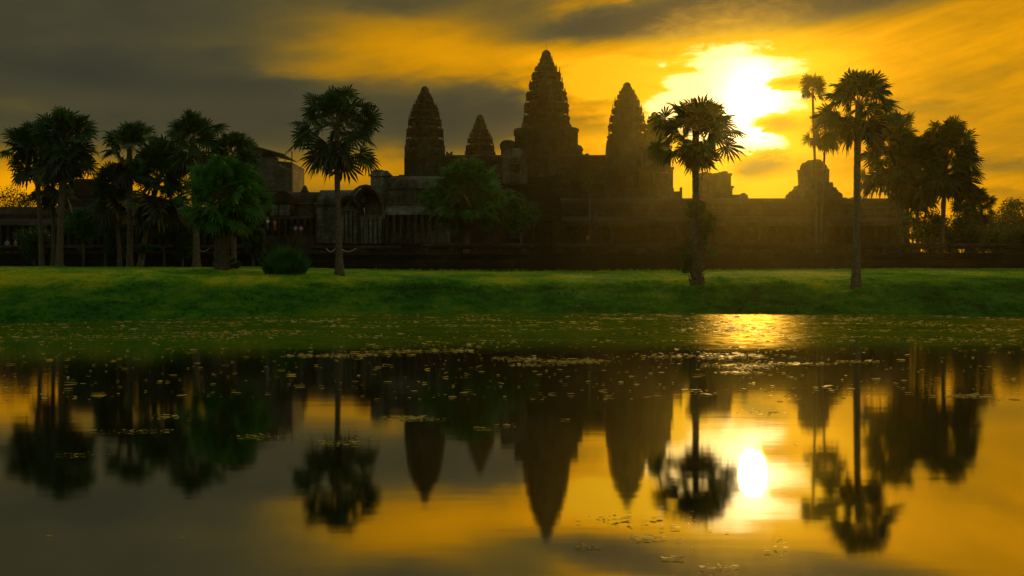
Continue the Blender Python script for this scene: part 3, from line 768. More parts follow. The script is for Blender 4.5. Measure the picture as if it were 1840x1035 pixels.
while x < gx1-ox-.4:
    mb = MB(); w = .32
    mb.box(x-w, x+w, .0, .62, z0, z1); mb.box(x-w-.1, x+w+.1, -.1, .72, z0-.0+.003, z0+.28); mb.box(x-w-.12, x+w+.12, -.12, .74, z1-.34, z1-.003)
    mb.build('pillar', STONE, g_); x += 2.95
part(g_, 'architrave', STONE, lambda mb: (mb.box(gx0-ox, gx1-ox, -.25, .95, z1, z1+.45), mb.box(gx0-ox-.1, gx1-ox+.1, -.45, .95, z1+.452, z1+.8)))
part(g_, 'aisle_roof', STONE_DARK, lambda mb: mb.prism([(-.4, z1+.8), (-.1, z1+1.15), (.8, z1+1.6), (2.2, zt(388)), (3.4, zt(386)), (3.4, z1+.8)], gx0-ox, gx1-ox))
part(g_, 'clerestory_wall', STONE, lambda mb: (mb.box(gx0-ox, gx1-ox, 2.9, 8.4, zt(386.5), zt(372)), mb.box(gx0-ox-.1, gx1-ox+.1, 2.6, 8.7, zt(372)+.003, zt(369))))
part(g_, 'vault_roof', STONE_DARK, lambda mb: mb.prism([(a, z) for a, z in ogive(2.7, 8.6, zt(369), zt(350.5))], gx0-ox, gx1-ox))
random.seed(2)
for a_ in ((1314, 1359, 351, 3, 1.0, 0), (1330, 1357, 346, 4, .6, .25), (1212, 1240, 351, 5, 1.0, .1), (1220, 1236, 342, 6, 1.4, 0), (1510, 1570, 351, 7, .45, .2)):
    mb = MB(); rough_line(mb, gl(a_[0]), gl(a_[1]), 5, 6.4, zt(a_[2]), a_[3], a_[4], 1.2, a_[5]); mb.build('broken_ridge_stones', STONE, g_)
mb = MB(); mb.loft([[(gl(1508)+x*k, 5.2+y*k, zt(yy)) for x, y in ((-.17, -.17), (.17, -.17), (.17, .17), (-.17, .17))] for yy, k in ((352, 1.2), (347, 1), (338, .9), (336, 1.2), (333, .3))]); mb.build('ridge_finial', STONE, g_)


# ruined corner tower
D = 158; r_ = empty('ruined_tower', (wx(1462, D), D, 6)); tag(r_, 'squat ruined corner tower with a rounded crumbling top', 'tower')
zz = lambda py: wz(py, D)-6; s = D/F
def f(mb):
    mb.loft([ring(r*s, zz(y)) for y, r in ((470, 46), (352, 46), (349, 44), (347, 40), (343.5, 39), (343, 35), (339, 34), (338, 31), (334, 30), (333, 27))])
part(r_, 'base', STONE, f)
def f(mb):
    rr_ = random.Random(3); rings = []
    for y, r in ((333, 26.5), (318, 25.5), (309, 26.5), (306, 27), (304.5, 23), (299, 21.5), (297.5, 20), (293, 17.5), (291.5, 14), (289, 11.5), (288.6, 9)):
        rings.append([(x+rr_.uniform(-.15, .15), q+rr_.uniform(-.15, .15), z+rr_.uniform(-.12, .12)) for x, q, z in ring(r*s, zz(y), .35)])
    mb.loft(rings)
part(r_, 'dome', STONE, f)
def f(mb):
    random.seed(9); rg = random.Random(5)
    for k in range(34):
        a = rg.uniform(0, 6.28); rr_ = rg.choice([30, 34, 38, 43])*s; yy = {30: 334, 34: 339, 38: 344, 43: 348}[round(rr_/s)]
        x, y = math.cos(a)*rr_*.86, math.sin(a)*rr_*.86; w = rg.uniform(.25, .6); mb.box(x-w, x+w, y-w, y+w, zz(yy)-.2, zz(yy)+rg.uniform(.15, .6), .06)
part(r_, 'loose_stones', STONE, f)

# block right of the centre (behind the sunlit palm)
D = 175; b_ = empty('temple_hall', (wx(1195, D), D, 6)); tag(b_, 'plain stone hall behind the palm before the sun', 'hall')
ox = wx(1195, D); zz = lambda py: wz(py, D)-6
def f(mb):
    for x0, x1, y0, z_ in ((1090, 1211, 0, 338), (1160, 1211, 1, 300), (1163, 1208, 1.4, 262), (1262, 1316.5, 0, 335), (1266, 1315, .6, 312)):
        mb.box(wx(x0, D)-ox, wx(x1, D)-ox, y0, 9-y0*.3, 0, zz(z_), .05)
part(b_, 'wall', STONE, f)
part(b_, 'cornice', STONE, lambda mb: mb.box(wx(1159, D)-ox, wx(1212.5, D)-ox, .6, 9.2, zz(303), zz(299)))
part(b_, 'cornice', STONE, lambda mb: mb.box(wx(1161, D)-ox, wx(1210, D)-ox, 1.0, 9.0, zz(265), zz(260)))
part(b_, 'cornice', STONE, lambda mb: mb.box(wx(1262, D)-ox, wx(1318.5, D)-ox, -.2, 9.3, zz(338), zz(334)))
part(b_, 'cornice', STONE, lambda mb: mb.box(wx(1264.5, D)-ox, wx(1316.5, D)-ox, .3, 9.2, zz(315), zz(311)))
def f(mb):
    rough_line(mb, wx(1262, D)-ox, wx(1314, D)-ox, 2, 4, zz(311), 8, .9, 1.1, .2); rough_line(mb, wx(1165, D)-ox, wx(1207, D)-ox, 2, 4, zz(261), 9, .8, 1.1, .3)
part(b_, 'broken_top_stones', STONE, f)
for wxp in (1182, 1198):
    mb = MB(); x = wx(wxp, D)-ox; mb.box(x-.7, x-.5, .75, 1.3, zz(330), zz(310)); mb.box(x+.5, x+.7, .75, 1.3, zz(330), zz(310)); mb.box(x-.8, x+.8, .7, 1.3, zz(310)+.003, zz(308))
    mb.build('window_frame', STONE_PALE, b_)

# second level and stepped pyramid under the towers
D = 182; ox = wx(985, D); c_ = empty('temple_pyramid', (ox, D, 6)); tag(c_, 'steep stepped stone base carrying the temple towers', 'stepped base')
zz = lambda py: wz(py, D)-6; L = lambda p: wx(p, D)-ox
def f(mb):
    rg = random.Random(1)
    steps = [(470, 0), (400, 0), (398, 1), (372, 1.2), (370, 2.4), (348, 2.6), (346, 3.8), (328, 4.0), (326, 5.0), (312, 5.2), (310, 5.8)]
    n = len(steps)
    for (ya, ia), (yb, ib) in zip(steps[::2], steps[1::2]):
        mb.box(L(700)+ia*2, L(1170)-ia*.5, ia, 40, zz(ya), zz(yb)); mb.box(L(700)+ia*2-.3, L(1170)-ia*.5+.3, ia-.3, 39.5, zz(yb)-.55, zz(yb)-.15)
part(c_, 'terraces', STONE_DARK, f)
for pxs in (930, 1000, 1075):
    mb = MB()
    for k in range(30):
        mb.box(L(pxs)-1.9, L(pxs)+1.9, -2.6+k*.27, 7, zz(430)+k*(zz(310)-zz(430))/30, zz(430)+(k+1)*(zz(310)-zz(430))/30-.004)
    mb.build('stairway', STONE, c_)

D = 192; ox = wx(985, D); u_ = empty('upper_gallery', (ox, D, 20)); tag(u_, 'upper gallery with stone vaults linking the feet of the towers', 'gallery')
zz = lambda py: wz(py, D)-20; L = lambda p: wx(p, D)-ox
part(u_, 'wall', STONE, lambda mb: (mb.box(L(790), L(1100), 0, 5, zz(335), zz(288)), mb.box(L(789), L(1101), -.3, 5.3, zz(288)+.003, zz(285))))
part(u_, 'vault_roof', STONE_DARK, lambda mb: mb.prism(ogive(-.3, 5.3, zz(285), zz(276)), L(789), L(1100)))
for k, pw in enumerate([800, 815, 830, 845, 860, 875, 890, 1030, 1045, 1060, 1075, 1090]):
    mb = MB(); x = L(pw); mb.box(x-.8, x-.55, -.25, .1, zz(312), zz(292)); mb.box(x+.55, x+.8, -.25, .1, zz(312), zz(292)); mb.box(x-.9, x+.9, -.35, .1, zz(292)+.003, zz(290)); mb.box(x-.9, x+.9, -.35, .1, zz(315), zz(312)-.003)
    for q in (-.3, 0, .3): mb.tube([(x+q, -.08, zz(312)), (x+q, -.08, zz(292))], .09, 5)
    mb.build('window', STONE, u_)
def f(mb):
    rough_line(mb, L(800), L(812), 2, 3, zz(277), 3, 1.2, .8, 0); rough_line(mb, L(1014), L(1060), 2, 3, zz(277), 4, .8, 1, .4); rough_line(mb, L(1040), L(1050), 2, 3, zz(276), 6, 1.6, 1, 0)
part(u_, 'ridge_stones', STONE, f)

def pavilion(px0, px1, D, y_base, y_wall, y_roof, label, door=None, pal=STONE_PALE, depth=6, name='temple_pavilion'):
    ox = (wx(px0, D)+wx(px1, D))/2; zb = wz(y_base, D)
    r = empty(name, (ox, D, zb)); tag(r, label, 'pavilion'); a, b = wx(px0, D)-ox, wx(px1, D)-ox
    zw, zr = wz(y_wall, D)-zb, wz(y_roof, D)-zb; w = b-a; dw = w*.26 if door is None else door*w
    part(r, 'wall', pal, lambda mb: (mb.box(a, -dw, 0, depth, 0, zw), mb.box(dw, b, 0, depth, 0, zw), mb.box(-dw, dw, 1.4, depth, 0, zw), mb.box(-dw, dw, 0, 1.4, zw*.78, zw)))
    part(r, 'cornice', pal, lambda mb: mb.box(a-.25, b+.25, -.3, depth+.2, zw+.003, zw+.35))
    part(r, 'base', pal, lambda mb: mb.box(a-.1, b+.1, -.15, depth, -.003, .4))
    part(r, 'gable', pal, lambda mb: (mb.prism(ogive(a-.1, b+.1, zw+.35, zr), -.1, .5, 'y'), mb.prism(ogive(a*.72, b*.72, zw+.35, zw+.35+(zr-zw-.35)*.72), -.3, -.1, 'y')))
    part(r, 'vault_roof', STONE_DARK, lambda mb: mb.prism(ogive(a+.15, b-.15, zw+.35, zr-.25), .5, depth, 'y'))
    for sgn in (-1, 1):
        mb = MB(); x = sgn*(dw+.28); mb.box(x-.22, x+.22, -.75, -.2, 0, zw*.9); mb.box(x-.32, x+.32, -.85, -.12, zw*.9+.003, zw+.0); mb.box(x-.3, x+.3, -.83, -.14, .403, .7); mb.build('column', pal, r)
    return r
pavilion(903, 947, 180, 330, 284, 266, 'pale stone doorway pavilion left below the tallest tower', .20)
pavilion(900, 926, 196, 300, 262, 251.5, 'small square topped turret left of the tallest tower', .2, STONE, 5, 'temple_turret')
pavilion(1019, 1046, 196, 300, 270, 259.5, 'small turret right of the tallest tower', .2, STONE, 5, 'temple_turret')
pavilion(925, 951, 200, 290, 236, 229.5, 'steep porch gable on the left flank of the tallest tower', .2, STONE, 6, 'temple_porch')
pavilion(1013, 1038.5, 200, 290, 235, 228.5, 'steep porch gable on the right flank of the tallest tower', .2, STONE, 6, 'temple_porch')
pavilion(1090, 1140, 178, 345, 305, 286, 'doorway pavilion below the bud shaped tower right of centre', .18, STONE)
pavilion(960, 1008, 146, 475, 375, 342, 'tall dark entrance pavilion at the left end of the long gallery', .2, STONE_DARK, 10)

# left entrance building -----------------------------------------------------
D = 140; ox = wx(640, D); e_ = empty('entrance_hall', (ox, D, 6)); tag(e_, 'pale stone entrance hall with curved vault roofs left of the bushy palm', 'hall')
zz = lambda py: wz(py, D)-6; L = lambda p: wx(p, D)-ox
part(e_, 'plinth', STONE_DARK, lambda mb: (mb.box(L(475), L(812), -1.5, 18, 0, zz(452)), mb.box(L(470), L(816), -2.2, 18.4, -.003, zz(462)), mb.box(L(476), L(811), -1.1, 17.6, zz(452)+.003, zz(440)), mb.box(L(474), L(813), -1.4, 17.8, zz(440)+.003, zz(437))))
part(e_, 'right_wing_wall', STONE_PALE, lambda mb: (mb.box(L(690), L(800), 3.6, 12, zz(437), zz(362)), mb.box(L(688), L(802), 5, 12, zz(362), zz(330)), mb.box(L(687), L(803), 4.6, 12.3, zz(333), zz(329))))
part(e_, 'right_wing_vault', STONE_PALE, lambda mb: mb.prism(ogive(4.7, 12.2, zz(329), zz(305.5)), L(689), L(801)))
part(e_, 'right_aisle_roof', STONE_PALE, lambda mb: mb.prism([(.2, zz(386)), (.6, zz(380)), (2.2, zz(370)), (4.6, zz(364)), (5.2, zz(363)), (5.2, zz(386))], L(690), L(800)))
for k in range(9):
    mb = MB(); x = L(694)+k*(L(797)-L(694))/8; mb.box(x-.22, x+.22, .5, .94, zz(437), zz(390)); mb.box(x-.32, x+.32, .4, 1.04, zz(390)+.003, zz(386.2)); mb.build('pillar', STONE, e_)
part(e_, 'upper_block', STONE_PALE, lambda mb: (mb.box(L(655), L(691), 6, 13, zz(437), zz(308)), mb.box(L(653), L(693), 5.7, 13.3, zz(308)+.003, zz(304)), mb.box(L(657), L(686), 6.4, 12.5, zz(304)+.003, zz(297)), mb.box(L(660), L(676), 6.8, 12, zz(297)+.003, zz(294.5))))
part(e_, 'main_vault', STONE_PALE, lambda mb: mb.prism(ogive(2.0, 11, zz(362), zz(334)), L(565), L(652)))
part(e_, 'main_wall', STONE_PALE, lambda mb: (mb.box(L(562), L(618), 2.4, 11, zz(437), zz(364)), mb.box(L(560), L(620), 2.0, 11.2, zz(366), zz(361.5)), mb.box(L(650), L(690), 2.6, 11, zz(437), zz(364))))
# cross vault with its big dark arch facing the pond
def arch(mb, c, hw, z0, zs, z1, y0, y1, th):
    n = 10; out = [(c-hw, z0)]+[(c-hw*math.cos(math.pi*i/n), zs+(z1-zs)*math.sin(math.pi*i/n)**.8) for i in range(n+1)]+[(c+hw, z0)]
    hi_ = hw-th; inn = [(c-hi_, z0)]+[(c-hi_*math.cos(math.pi*i/n), zs+(z1-th-zs)*math.sin(math.pi*i/n)**.8) for i in range(n+1)]+[(c+hi_, z0)]
    m_ = len(out); vs = [(x, y0, z) for x, z in out]+[(x, y0, z) for x, z in inn]+[(x, y1, z) for x, z in out]+[(x, y1, z) for x, z in inn]; fs = []
    for i in range(m_-1):
        fs += [(i, i+1, m_+i+1, m_+i), (2*m_+i, 3*m_+i, 3*m_+i+1, 2*m_+i+1), (i, 2*m_+i, 2*m_+i+1, i+1), (m_+i, m_+i+1, 3*m_+i+1, 3*m_+i)]
    fs += [(0, m_, 3*m_, 2*m_), (m_-1, 2*m_-1+2*m_-m_, 4*m_-1, 2*m_-1)]
    mb.add(vs, fs[:-1])
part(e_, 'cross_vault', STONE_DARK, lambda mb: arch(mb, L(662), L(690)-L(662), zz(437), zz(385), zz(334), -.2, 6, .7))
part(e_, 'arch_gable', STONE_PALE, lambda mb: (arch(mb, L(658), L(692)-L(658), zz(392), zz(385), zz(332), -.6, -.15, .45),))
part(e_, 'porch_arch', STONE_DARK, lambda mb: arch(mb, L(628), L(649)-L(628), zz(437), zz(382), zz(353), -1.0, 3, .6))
part(e_, 'lintel', STONE_PALE, lambda mb: (mb.box(L(613), L(644), -.2, .5, zz(376), zz(371)), mb.box(L(615), L(642), 1.2, 2.6, zz(437), zz(371))))
for p_ in (617, 624.5, 632, 640, 652, 660, 668, 676, 684):
    mb = MB(); x = L(p_); top_ = zz(376) if p_ < 650 else zz(392); mb.box(x-.24, x+.24, -.9, -.42, zz(437), top_-.35); mb.box(x-.34, x+.34, -1.0, -.32, top_-.347, top_); mb.build('pillar', STONE_PALE, e_)
part(e_, 'small_lintel', STONE_PALE, lambda mb: mb.box(L(650), L(688), -1.05, 0, zz(392)+.003, zz(388)))
part(e_, 'left_wing_wall', STONE, lambda mb: (mb.box(L(484), L(560), 4, 10, zz(437), zz(362)), mb.box(L(483), L(561), 3.6, 10.3, zz(364), zz(360))))
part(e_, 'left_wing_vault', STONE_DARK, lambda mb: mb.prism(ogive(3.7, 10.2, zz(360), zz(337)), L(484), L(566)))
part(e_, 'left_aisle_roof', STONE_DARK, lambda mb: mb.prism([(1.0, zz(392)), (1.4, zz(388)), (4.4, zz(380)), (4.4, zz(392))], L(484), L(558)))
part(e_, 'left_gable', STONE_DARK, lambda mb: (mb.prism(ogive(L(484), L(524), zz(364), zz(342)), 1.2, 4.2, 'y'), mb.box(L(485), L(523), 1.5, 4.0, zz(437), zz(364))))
for k in range(7):
    mb = MB(); x = L(488)+k*(L(556)-L(488))/6; mb.box(x-.25, x+.25, .7, 1.2, zz(437), zz(392)); mb.build('pillar', STONE_DARK, e_)
for p_ in (490, 503, 512):
    mb = MB(); x = L(p_); mb.box(x-.45, x+.45, 1.38, 1.52, zz(386), zz(366)); mb.build('window_panel', STONE_PALE, e_)
part(e_, 'spire', STONE, lambda mb: mb.loft([ring((L(540)-L(532))*k, zz(y), .6) for y, k in ((340, .9), (336, .95), (334, .7), (330, .55), (326, .3), (323, .08))] ) if False else mb.loft([[(x+L(532), y_+6, z) for x, y_, z in ring(.75*k, zz(yy), .6)] for yy, k in ((342, .9), (336, .95), (334, .72), (330, .55), (327, .3), (325, .1))]))
def f(mb):
    rough_line(mb, L(690), L(800), 7.6, 9, zz(306), 6, .35, 1.3, .3); rough_line(mb, L(660), L(676), 8, 10, zz(295), 7, .4, 1, .3)
part(e_, 'ridge_stones', STONE, f)

# steps and small walls from entrance to terrace
D = 120
st = empty('stone_stairs', (wx(560, D), D, 6)); tag(st, 'worn stone stairs before the entrance hall', 'stairs')
def f(mb):
    for k in range(8): mb.box(-4, 4, k*.5, 6, k*.22, (k+1)*.22-.003)
part(st, 'steps', STONE, f)

# far left low gallery and pitched hall
D = 140; ox = wx(60, D); l_ = empty('low_gallery', (ox, D, 6)); tag(l_, 'dark low gallery with pillars at the far left behind the palms', 'gallery')
zz = lambda py: wz(py, D)-6; L = lambda p: wx(p, D)-ox
part(l_, 'wall', STONE_DARK, lambda mb: (mb.box(L(-90), L(478), 2.6, 8, 0, zz(385)), mb.box(L(-90), L(478), -1, 8, 0, zz(440))))
part(l_, 'roof', STONE_DARK, lambda mb: mb.prism([(-.4, zz(405)), (.4, zz(398)), (2.6, zz(390)), (2.7, zz(382)), (4.5, zz(367)), (6.5, zz(367)), (8.4, zz(383)), (8.4, zz(405))], L(-91), L(470)))
for k in range(39):
    mb = MB(); x = L(-80)+k*1.27; mb.box(x-.22, x+.22, -.3, .2, zz(440), zz(405)); mb.build('pillar', STONE_DARK, l_)
D = 150; ox = wx(160, D); h_ = empty('pitched_hall', (ox, D, 6)); tag(h_, 'dark hall with a sloping roof rising behind the left palms', 'hall')
zz = lambda py: wz(py, D)-6; L = lambda p: wx(p, D)-ox
part(h_, 'wall', STONE, lambda mb: mb.box(L(116), L(205), 0, 9, 0, zz(350)))
part(h_, 'roof', STONE_DARK, lambda mb: mb.prism([(L(112), zz(352)), (L(118), zz(335)), (L(140), zz(322)), (L(168), zz(322)), (L(200), zz(334)), (L(208), zz(352))], -.5, 9.5, 'y'))
part(h_, 'window_band', STONE_PALE, lambda mb: mb.box(L(120), L(200), -.2, .05, zz(378), zz(372)))

# scaffolded building --------------------------------------------------------
NET = None
def net_mat():
    m, t, b = mat_new('scaffold_net')
    p = worldpos(t); n = tex_noise(t, .5, 4, .6, p)
    t.links.new(rampn(t, n, [(.4, (.03, .035, .03)), (.6, (.11, .11, .09))]), b.inputs['Base Color']); b.inputs['Roughness'].default_value = .8
    tr = t.nodes.new('ShaderNodeBsdfTransparent'); mx = t.nodes.new('ShaderNodeMixShader')
    t.links.new(rampn(t, n, [(.42, .92), (.62, .62)]), mx.inputs[0]); t.links.new(tr.outputs[0], mx.inputs[1]); t.links.new(b.outputs[0], mx.inputs[2])
    t.links.new(mx.outputs[0], t.nodes['Material Output'].inputs[0]); return m
NET = net_mat(); TIN = simple('tin_roof', (.12, .12, .11), .7, 1.5, .4, 0); WOODY = simple('plank', (.16, .12, .07), .8)
D = 165; ox = wx(480, D); s_ = empty('scaffolded_tower', (ox, D, 6)); tag(s_, 'tall building wrapped in scaffold poles and netting under a tin roof', 'scaffolded building')
zz = lambda py: wz(py, D)-6; L = lambda p: wx(p, D)-ox
part(s_, 'inner_wall', STONE_DARK, lambda mb: (mb.box(L(425), L(508), 1.5, 9, 0, zz(300)), mb.box(L(425), L(478), 1.6, 8.9, zz(300), zz(272))))
part(s_, 'roof', TIN, lambda mb: mb.prism([(L(412), zz(250)), (L(513), zz(277.5)), (L(513), zz(279)), (L(412), zz(252))], -.6, 10, 'y'))
part(s_, 'lower_roof', TIN, lambda mb: mb.prism([(L(496), zz(289.5)), (L(526.5), zz(292)), (L(526.5), zz(293.5)), (L(496), zz(291))], -.4, 9.6, 'y'))
for a, b, y0, y1 in ((425, 446, 343, 268), (447, 470, 343, 272), (471, 497, 343, 283), (498, 511, 343, 292), (512, 525.5, 343, 294), (447, 470, 400, 344.5), (471, 497, 400, 344.5), (498, 525, 400, 344.5)):
    mb = MB(); mb.box(L(a), L(b), -.06, 0, zz(y0), zz(y1)); mb.build('net_panel', NET, s_)
mb = MB(); mb.box(L(525.8)-.05, L(525.8), 0, 9.3, zz(400), zz(294)); mb.build('net_panel', NET, s_)
for p_ in (426, 446.5, 470.5, 497.5, 511.5, 525.6, 515, 525):
    mb = MB(); ytop = 262 if p_ < 450 else 269 if p_ < 480 else 276 if p_ < 512 and p_ != 515 else 272
    mb.tube([(L(p_), -.15-(.4 if p_ in (515, 525) else 0), 0), (L(p_), -.15-(.4 if p_ in (515, 525) else 0), zz(ytop))], .06, 5); mb.build('pole', METAL, s_)
for y_ in (300, 312, 324, 336, 350):
    mb = MB(); mb.tube([(L(426), -.2, zz(y_)), (L(526), -.2, zz(y_))], .05, 5); mb.build('rail', METAL, s_)
for y_ in (281,):
    mb = MB(); mb.tube([(L(470), -.2, zz(y_+4)), (L(526), -.2, zz(y_+4))], .05, 5); mb.build('rail', METAL, s_)

# terrace --------------------------------------------------------------------
DT = 100; x0, x1 = -110, 110
t_ = empty('stone_terrace', (0, DT, 3.5)); tag(t_, 'long moulded stone terrace wall running behind the lawn', 'terrace')
def f(mb):
    rg = random.Random(2)
    for z0, z1, o_ in ((-1.5, .25, .75), (.25, .50, .55), (.50, .62, .25), (.62, .92, .50), (.92, 1.02, .18), (1.02, 1.36, .42), (1.36, 1.46, .15), (1.46, 1.80, 0), (1.80, 2.05, .25), (2.05, 2.32, .45)):
        x = x0
        while x < x1:
            w = rg.uniform(5, 14); q = rg.uniform(-.07, .07)
            mb.box(x, min(x1, x+w)-.03, -o_+q, 5, z0, z1-.003+rg.uniform(-.03, 0)); x += w
part(t_, 'moulded_wall', STONE_DARK, f)
part(t_, 'platform', STONE_DARK, lambda mb: mb.box(x0, x1, 4.9, 95, -1, 2.30))
# balustrade: rails in lengths, short posts
bl = empty('stone_balustrade', (0, DT+1.2, 5.8)); tag(bl, 'low stone balustrade with thick rail and short posts along the terrace edge', 'balustrade')
def zq(py): return wz(py, DT+1.2)-5.8
def qx(p): return wx(p, DT+1.2)
for a, b in ((-60, 140), (150, 290), (300, 470), (560, 720), (760, 972), (1000, 1290), (1300, 1530), (1536, 1700), (1704, 1900)):
    mb = MB(); y0_ = 437.5 if a > 700 else 441
    n = 10; prof_ = [(math.cos(2*math.pi*i/n)*.33, zq(y0_)-.34+math.sin(2*math.pi*i/n)*.34) for i in range(n)]
    mb.prism(prof_, qx(a), qx(b)); mb.build('rail', STONE_DARK, bl)
    k = a+6
    while k < b-2:
        m2 = MB(); x = qx(k); m2.box(x-.2, x+.2, -.2, .2, zq(461), zq(y0_)-.55); m2.box(x-.28, x+.28, -.27, .27, zq(y0_)-.80, zq(y0_)-.56); m2.build('post', STONE, bl); k += 44
rg = random.Random(12)
STB = []
for i, (p_, w_, h_) in enumerate([(1150, 26, 8), (1192, 30, 9), (1290, 20, 6), (1010, 18, 6), (1105, 14, 5), (1340, 22, 5), (1408, 16, 4), (1450, 12, 5), (640, 22, 7), (560, 16, 5), (500, 20, 6), (1630, 16, 5), (1745, 20, 6), (1800, 14, 5), (1230, 12, 4), (880, 12, 5)]):
    mb = MB(); W_ = w_*DT/F/2; H_ = h_*DT/F; random.seed(i); mb.box(-W_, W_, -.35, .35, 0, H_*.62, .05); mb.box(-W_*.85, W_*.7, -.3, .25, H_*.60, H_, .05)
    o = mb.build('stone_block', STONE); o.location = (wx(p_, DT), DT+.1, 5.82)
    STB.append(p_)
    tag(o, 'fallen block on the terrace, %s' % ['below the palm before the sun, largest', 'right of the ivy grown palm trunk, wide and low', 'flat one right of the ivy grown trunk', 'just right of the tallest tower', 'below the bud shaped tower', 'pale flat one between the two lone right palms', 'thin one left of the slender palm', 'small one under the slender palm', 'right of the lone left palm', 'above the spiky bush, small', 'left of the spiky bush', 'under the palms right of the tall dark palm', 'under the big round crowned palm', 'near the right edge of the terrace', 'small one left of the ivy grown trunk', 'under the broad bushy palm'][i], 'stone block', 'fallen blocks on the terrace edge')

# ropes hanging along the terrace
ROPE = simple('white_rope', (.5, .48, .42), .8)
for i, (a, b) in enumerate(((356, 376), (586, 603), (612, 640))):
    mb = MB(); D = 99; mb.tube([W(a+(b-a)*t, 446+6*(1-(2*t-1)**2), D) for t in [k/8 for k in range(9)]], .035, 5)
    o = mb.build('rope', ROPE); tag(o, ['sagging pale rope beside the tall palm behind the bushy one', 'sagging pale rope just left of the lone palm trunk', 'sagging pale rope just right of the lone palm trunk'][i], 'rope')

# people ----------------------------------------------------------------------
SKIN = simple('skin', (.30, .17, .11), .6, 5, .1); HAIR = simple('hair', (.02, .015, .012), .7)
def person(px, D, z, colr, trou, label, face=0, armup=0, hat=None):
    root = empty('person', (wx(px, D), D, z), face); tag(root, label, 'person')
    def skin(name, vs, es, rs, mat):
        me = bpy.data.meshes.new(name); me.from_pydata(vs, es, []); o = link_mesh(name, me, mat, root)
        m = o.modifiers.new('s', 'SKIN')
        for i, r in enumerate(rs): me.skin_vertices[0].data[i].radius = (r, r)
        me.skin_vertices[0].data[0].use_root = True
        o.modifiers.new('u', 'SUBSURF').levels = 1; o.modifiers['u'].render_levels = 1; return o
    vs = [(0, 0, .95), (0, 0, 1.2), (0, 0, 1.40), (0, 0, 1.50), (0, -.01, 1.60), (0, 0, 1.70), (-.17, 0, 1.38), (-.24, .02, 1.10), (-.22, -.10, .88), (.17, 0, 1.38), (.24, .02, 1.10), (.20, -.16, .95+armup),
          (-.09, 0, .88), (-.10, -.02, .48), (-.10, .02, .08), (-.10, -.12, .04), (.09, 0, .88), (.10, .0, .48), (.11, .04, .08), (.11, -.10, .04)]
    es = [(0, 1), (1, 2), (2, 3), (3, 4), (4, 5), (2, 6), (6, 7), (7, 8), (2, 9), (9, 10), (10, 11), (0, 12), (12, 13), (13, 14), (14, 15), (0, 16), (16, 17), (17, 18), (18, 19)]
    skin('body', vs, es, [.12, .12, .11, .055, .085, .07, .055, .042, .035, .055, .042, .035, .08, .055, .04, .035, .08, .055, .04, .035], SKIN)
    skin('shirt', [(0, 0, .92), (0, 0, 1.15), (0, 0, 1.40), (-.18, 0, 1.38), (-.24, .02, 1.16), (.18, 0, 1.38), (.24, .02, 1.16)], [(0, 1), (1, 2), (2, 3), (3, 4), (2, 5), (5, 6)], [.15, .145, .13, .075, .06, .075, .06], simple('shirt', colr, .8, 6, .1))
    skin('trousers', [(0, 0, .94), (-.09, 0, .86), (-.10, -.01, .48), (-.10, .02, .12), (.09, 0, .86), (.10, 0, .48), (.11, .04, .12)], [(0, 1), (1, 2), (2, 3), (0, 4), (4, 5), (5, 6)], [.14, .10, .075, .06, .10, .075, .06], simple('trousers', trou, .8, 6, .1))
    mb = MB(); mb.loft([[(math.cos(t)*r, .015+math.sin(t)*r, zz_) for t in [2*math.pi*k/10 for k in range(10)]] for zz_, r in ((1.60, .092), (1.68, .105), (1.75, .085), (1.79, .04))]); mb.build('hair', HAIR if hat is None else simple('hat', hat), root, True)
PZ = wz(417, 136)
person(481, 132, wz(412, 132), (.75, .78, .85), (.1, .1, .12), 'person in a white shirt on the steps beside the bushy palm', .3, .2, (.8, .8, .85))
person(494, 132, wz(414, 132), (.55, .13, .04), (.3, .08, .03), 'person in orange clothes next to the one in white', -.4)
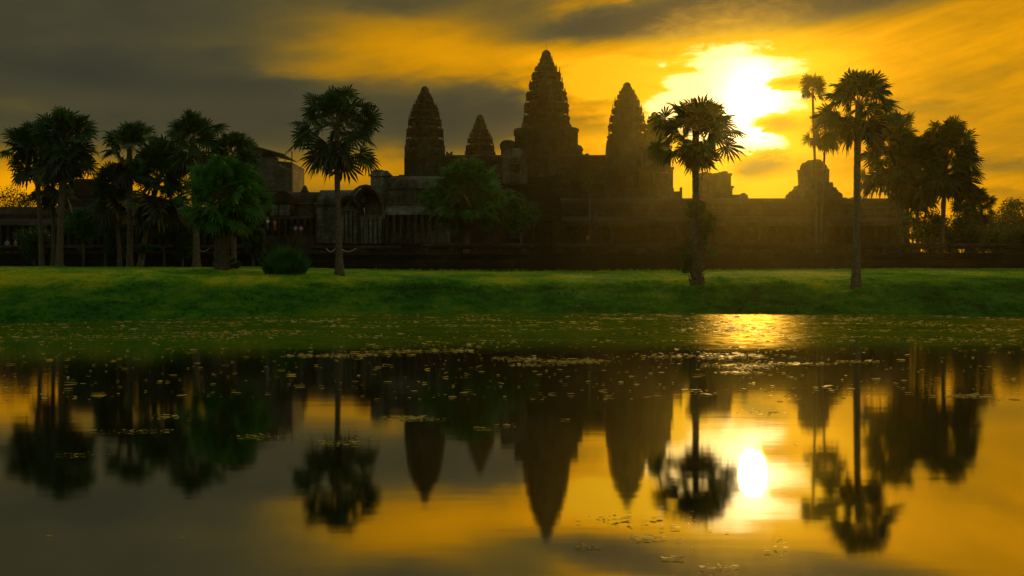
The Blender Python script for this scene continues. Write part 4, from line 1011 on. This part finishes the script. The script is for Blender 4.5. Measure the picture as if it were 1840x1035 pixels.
person(293, 118, wz(415, 118), (.6, .68, .85), (.08, .08, .1), 'person in a pale blue shirt between the left palms', .2)
person(13, 104, wz(455, 104), (.12, .25, .65), (.06, .06, .1), 'person in a blue shirt by the wall at the left edge', .5)
person(28, 104, wz(455, 104), (.4, .12, .05), (.06, .06, .1), 'person in dull orange by the wall at the left edge', -.5)
person(541, 133, wz(424, 133), (.65, .2, .6), (.06, .06, .1), 'person in a pink shirt below the entrance hall', .5)
person(531, 133, wz(424, 133), (.2, .4, .65), (.06, .06, .1), 'person in a light blue shirt left of the one in pink', 0)
person(1056, 140, wz(440, 140), (.5, .1, .04), (.06, .06, .1), 'person in a red shirt between the pillars of the long gallery', 0)
ppl = MB(); ppl.box(wx(468, 133), wx(560, 133), 131.5, 134.5, 6, wz(424, 133), 0); o = ppl.build('stone_platform', STONE_DARK); tag(o, 'low stone platform people stand on before the entrance hall', 'platform')

# ------------------------------------------------------------------ far forest mass
rg = random.Random(4); L_ = []
for _ in range(9000):
    x = rg.uniform(-420, 420); D = rg.uniform(330, 380)
    if -120 < x < 185: continue
    h = 3+rg.random()*((22 if x > 190 else 13)+5*noise.noise(Vector((x*.04, D*.03, 0)))+3*noise.noise(Vector((x*.15, 0, 3))))
    L_ += leafq(rg, Vector((x, D, h)), rg.uniform(.9, 1.9))
o = np_mesh('far_forest', [tuple(v) for v in L_], np.arange(len(L_)).reshape(-1, 3), TREE); tag(o, 'distant belt of forest beyond the temple', 'forest', kind='stuff')

# ------------------------------------------------------------------ haze
def haze_mat():
    m = bpy.data.materials.new('haze'); m.use_nodes = True; t = m.node_tree; t.nodes.clear()
    v = t.nodes.new('ShaderNodeVolumePrincipled'); v.inputs['Color'].default_value = (1.0, .92, .30, 1)
    v.inputs['Density'].default_value = .00021; v.inputs['Anisotropy'].default_value = .88
    o = t.nodes.new('ShaderNodeOutputMaterial'); t.links.new(v.outputs[0], o.inputs['Volume']); return m
mb = MB(); mb.box(-450, 450, -40, 420, -2.5, 66); o = mb.build('haze', haze_mat()); tag(o, kind='stuff')
